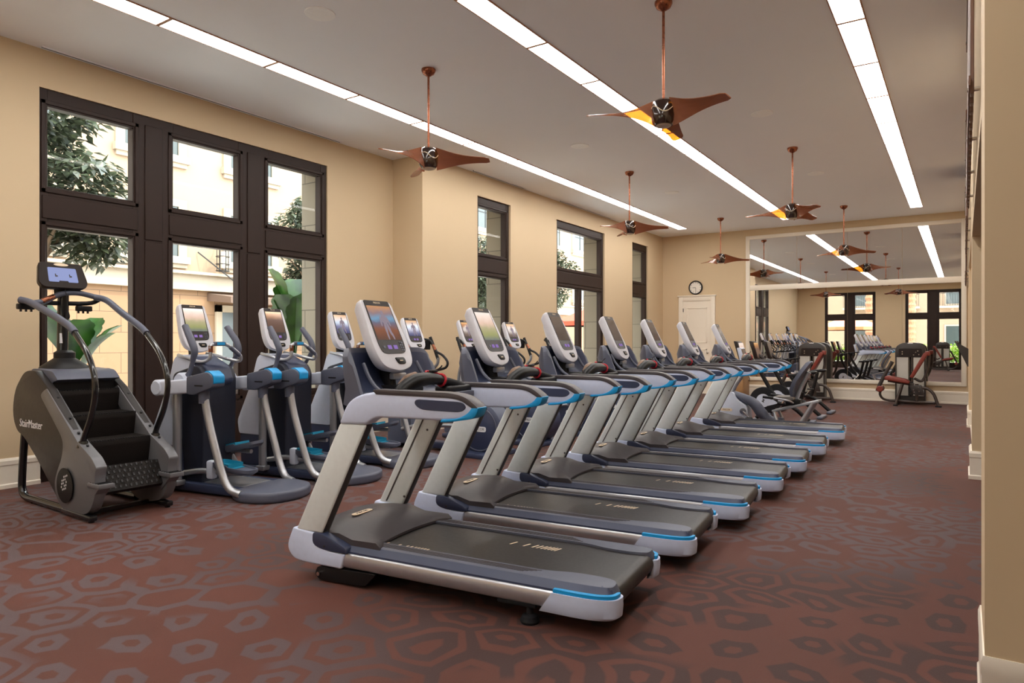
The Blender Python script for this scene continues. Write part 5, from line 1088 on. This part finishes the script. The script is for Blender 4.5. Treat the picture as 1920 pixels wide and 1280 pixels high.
def make_banana(n, seed, h, Lf):
    rnd = random.Random(seed); t = thing('banana_plant', '', 'plant')
    b = B(); b.loft([[(s_ * x, s_ * y, z) for x, y in ((-.28, -.28), (.28, -.28), (.28, .28), (-.28, .28))] for z, s_ in ((0, 0.85), (0.75, 1.0), (0.75, 0.9), (0.68, 0.88))]); b.build('planter', 'planter', t)
    b = B(); b.box((0, 0, 0.66), (0.5, 0.5, 0.02)); b.build('soil', 'bark', t)
    for k in range(n):
        a = 2 * math.pi * k / n + rnd.uniform(-.3, .3); out = rnd.uniform(.2, .55); hh = h * rnd.uniform(.75, 1.05)
        d = Vector((math.cos(a), math.sin(a), 0)); sd = Vector((-math.sin(a), math.cos(a), 0))
        b = B(); rings = []
        P0 = Vector((0, 0, 0.68)); P1 = P0 + d * out * .25 + Vector((0, 0, hh - 0.68 - Lf * .5)); 
        b.tube([P0, (P0 + P1) / 2 + d * -.02, P1], [0.025, 0.018, 0.012], 8)
        st = b.build('leaf_stem', 'banana', t)
        b = B(); tb = bmesh.new(); prev = None
        for i in range(13):
            u = i / 12; c = P1 + d * (out * .7 * u + 0.12 * u * u) + Vector((0, 0, Lf * (u * 1.0 - .28 * u * u)))
            w = Lf * .27 * math.sin(math.pi * min(1, u * .94 + .06)) ** .6 * (0.88 if i % 3 == 1 else 1) + 0.004
            row = [tb.verts.new(c + sd * w * q + Vector((0, 0, 1)) * abs(q) * w * .35) for q in (-1, -.5, 0, .5, 1)]
            if prev:
                for j in range(4): tb.faces.new((prev[j], prev[j + 1], row[j + 1], row[j]))
            prev = row
        b._add(tb); b.build('leaf_blade', 'banana', st, smooth=60)
    return t
ba = make_banana(8, 3, 1.75, 0.75); ba.location = (-9.6, 4.2, 0); ba['label'] = 'broad leaved plant in a wooden planter outside the left pane'
bb = make_banana(6, 9, 2.5, 1.25); bb.location = (-10.2, 8.2, 0); bb['label'] = 'tall broad leaved plant outside the right pane by the stone post'
t = thing('terracotta_pot', 'terracotta pot with low green plant outside the right pane', 'plant pot', (-9.3, 7.6, 0))
b = B(); b.lathe([(0, 0), (0.2, 0), (0.28, 0.75), (0.30, 0.80), (0.26, 0.80), (0.24, 0.74), (0, 0.74)], 24); b.build('pot', 'terracotta', t)
b = B(); leaves(b, [(0, 0, 0.9, .3, .3, .2)], 160, 0.2, random.Random(4)); b.build('foliage', 'banana', t)
def make_umbrella():
    t = thing('patio_umbrella', '', 'umbrella')
    b = B(); b.lathe([(0, 0), (0.3, 0), (0.3, 0.06), (0.03, 0.09), (0.025, 0.1), (0.025, 2.95), (0, 2.98)], 20); b.build('pole', 'planter', t)
    b = B(); n = 8
    tp = [(1.9 * math.cos(2 * math.pi * k / n), 1.9 * math.sin(2 * math.pi * k / n)) for k in range(n)]
    b.loft([[(x * s_, y * s_, z) for x, y in tp] for s_, z in ((1.0, 2.06), (1.0, 2.24), (0.5, 2.62), (0.03, 2.93), (0.03, 2.90), (0.5, 2.59), (0.985, 2.22), (0.985, 2.06))]); b.build('canopy', 'red_canvas', t, smooth=20)
    for k in range(n):
        x, y = tp[k]; b = B(); b.tube([(0.03 * x, 0.03 * y, 2.5), (0.5 * x, 0.5 * y, 2.55)], 0.01, 6, 1); b.build('rib', 'planter', t)
    return t
um = make_umbrella()
for i, (x, y, m, lb) in enumerate([(-13.2, 26.5, 'red_canvas', 'red patio umbrella outside the wide window'), (-5.6, -8.4, 'orange_canvas', 'orange patio umbrella seen in the mirror through the back window'), (-9.2, -9.5, 'orange_canvas', 'second orange patio umbrella farther left behind the back window')]):
    if i == 0: um.location = (x, y, 0); um['label'] = lb; um['group'] = 'patio umbrellas'; o = um
    else: o = dup(um, (x, y, 0), 0.3 * i, lb)
    set_mat(find(o, 'canopy'), 0, m)
# behind the camera
t = thing('back_building', 'pale building with balconies behind the back windows', 'building', (-2, -22, 0))
b = B(); b.box((0, 0, 6), (40, 1, 12)); b.build('wall', 'facade_up', t)
for k in range(10):
    for z in (1.0, 4.0, 7.0):
        x = -14 + k * 3.1
        b = B(); b.box((x, 0.52, z + 0.8), (1.3, 0.1, 1.6)); f = b.build('window', 'facade_trim', t)
        b = B(); b.box((x, 0.58, z + 0.8), (1.1, 0.04, 1.4)); b.build('pane', 'dark_pane', f)
        if z > 1:
            b = B(); b.box((x, 1.0, z - 0.15), (1.9, 1.0, 0.14)); bl = b.build('balcony', 'facade_trim', t)
            b = B()
            for q in range(13): b.box((x - 0.9 + q * 0.15, 1.45, z + 0.35), (0.02, 0.02, 0.9))
            b.box((x, 1.45, z + 0.8), (1.9, 0.04, 0.04)); b.build('railing', 'iron', bl)
def make_palm():
    t = thing('palm_tree', '', 'tree'); rnd = random.Random(11)
    b = B(); rings = []
    for i in range(40):
        z = i * 0.18; r_ = 0.27 + (0.05 if i % 2 else -0.02)
        rings.append([(r_ * math.cos(a), r_ * math.sin(a), z) for a in (2 * math.pi * k / 14 + i * 0.2 for k in range(14))])
    b.loft(rings); b.build('trunk', 'palm_bark', t, smooth=15)
    for k in range(14):
        a = 2 * math.pi * k / 14; d = Vector((math.cos(a), math.sin(a), 0)); sd = Vector((-math.sin(a), math.cos(a), 0)); b = B(); tb = bmesh.new()
        for i in range(22):
            u = i / 21; c = Vector((0, 0, 7.1)) + d * 2.2 * u + Vector((0, 0, 1.2 * u - 2.0 * u * u)); L_ = 0.55 * math.sin(math.pi * (0.1 + 0.85 * u))
            for q in (-1, 1):
                e = c + sd * q * L_ + d * 0.25 + Vector((0, 0, -0.12)); tb.faces.new([tb.verts.new(p) for p in (c, e, c + d * 0.07)])
        b._add(tb); b.tube([Vector((0, 0, 7.1)) + d * 2.2 * u + Vector((0, 0, 1.2 * u - 2.0 * u * u)) for u in (0, .25, .5, .75, 1)], 0.02, 6, 2); b.build('frond', 'leaf', t)
    return t
pm = make_palm()
for i, (x, y, lb) in enumerate([(-4.9, -12.0, 'palm tree behind the back window on the umbrella side'), (1.6, -9.5, 'palm tree at the right edge of the mirror view'), (-2.9, -15.5, 'palm tree farther behind the back windows')]):
    if i == 0: pm.location = (x, y, 0); pm['label'] = lb; pm['group'] = 'palm trees behind the back windows'
    else: dup(pm, (x, y, 0), i, lb)
def make_shrub():
    t = thing('garden_shrub', '', 'shrub'); rnd = random.Random(21)
    b = B(); b.tube([(0, 0, 0), (0, 0, 0.6)], 0.03, 8, 1); b.build('stem', 'bark', t)
    b = B(); leaves(b, [(0, 0, .75, .75, .5, .6), (.4, .1, .6, .5, .45, .5), (-.4, 0, .6, .5, .45, .5)], 900, 0.2, rnd, 0.0); b.build('foliage', 'bush', t); return t
sh = make_shrub()
for i, (x, y, lb) in enumerate([(-6.1, -6.0, 'bright green shrub left of the umbrella, behind the back window'), (-4.2, -6.1, 'bright green shrub under the umbrella, behind the back window'), (-1.9, -6.2, 'yellow green shrub left in the right back window'), (-0.2, -6.4, 'yellow green shrub right in the right back window')]):
    if i == 0: sh.location = (x, y, 0); sh['label'] = lb; sh['group'] = 'shrubs behind the back windows'
    else: dup(sh, (x, y, 0), i * 1.3, lb)
#LIGHTS
w = bpy.data.worlds.new('sky'); sc.world = w; w.use_nodes = True
bg = w.node_tree.nodes['Background']; bg.inputs[0].default_value = (0.88, 0.95, 1.0, 1); bg.inputs[1].default_value = 8.0
sd = bpy.data.lights.new('sun', 'SUN'); so = bpy.data.objects.new('sun', sd); COL.objects.link(so); sd.energy = 4.5; sd.angle = R(2); sd.color = (1.0, 0.86, 0.66)
so.rotation_euler = Vector((-0.55, -0.25, -0.8)).to_track_quat('-Z', 'Y').to_euler()
sc.view_settings.view_transform = 'Standard'; sc.view_settings.look = 'None'; sc.view_settings.gamma = 1; sc.view_settings.use_curve_mapping = False
sc.view_settings.exposure = 0.45
sc.cycles.max_bounces = 12; sc.cycles.diffuse_bounces = 6; sc.cycles.transparent_max_bounces = 16; sc.cycles.use_denoising = True; sc.cycles.sample_clamp_indirect = 8
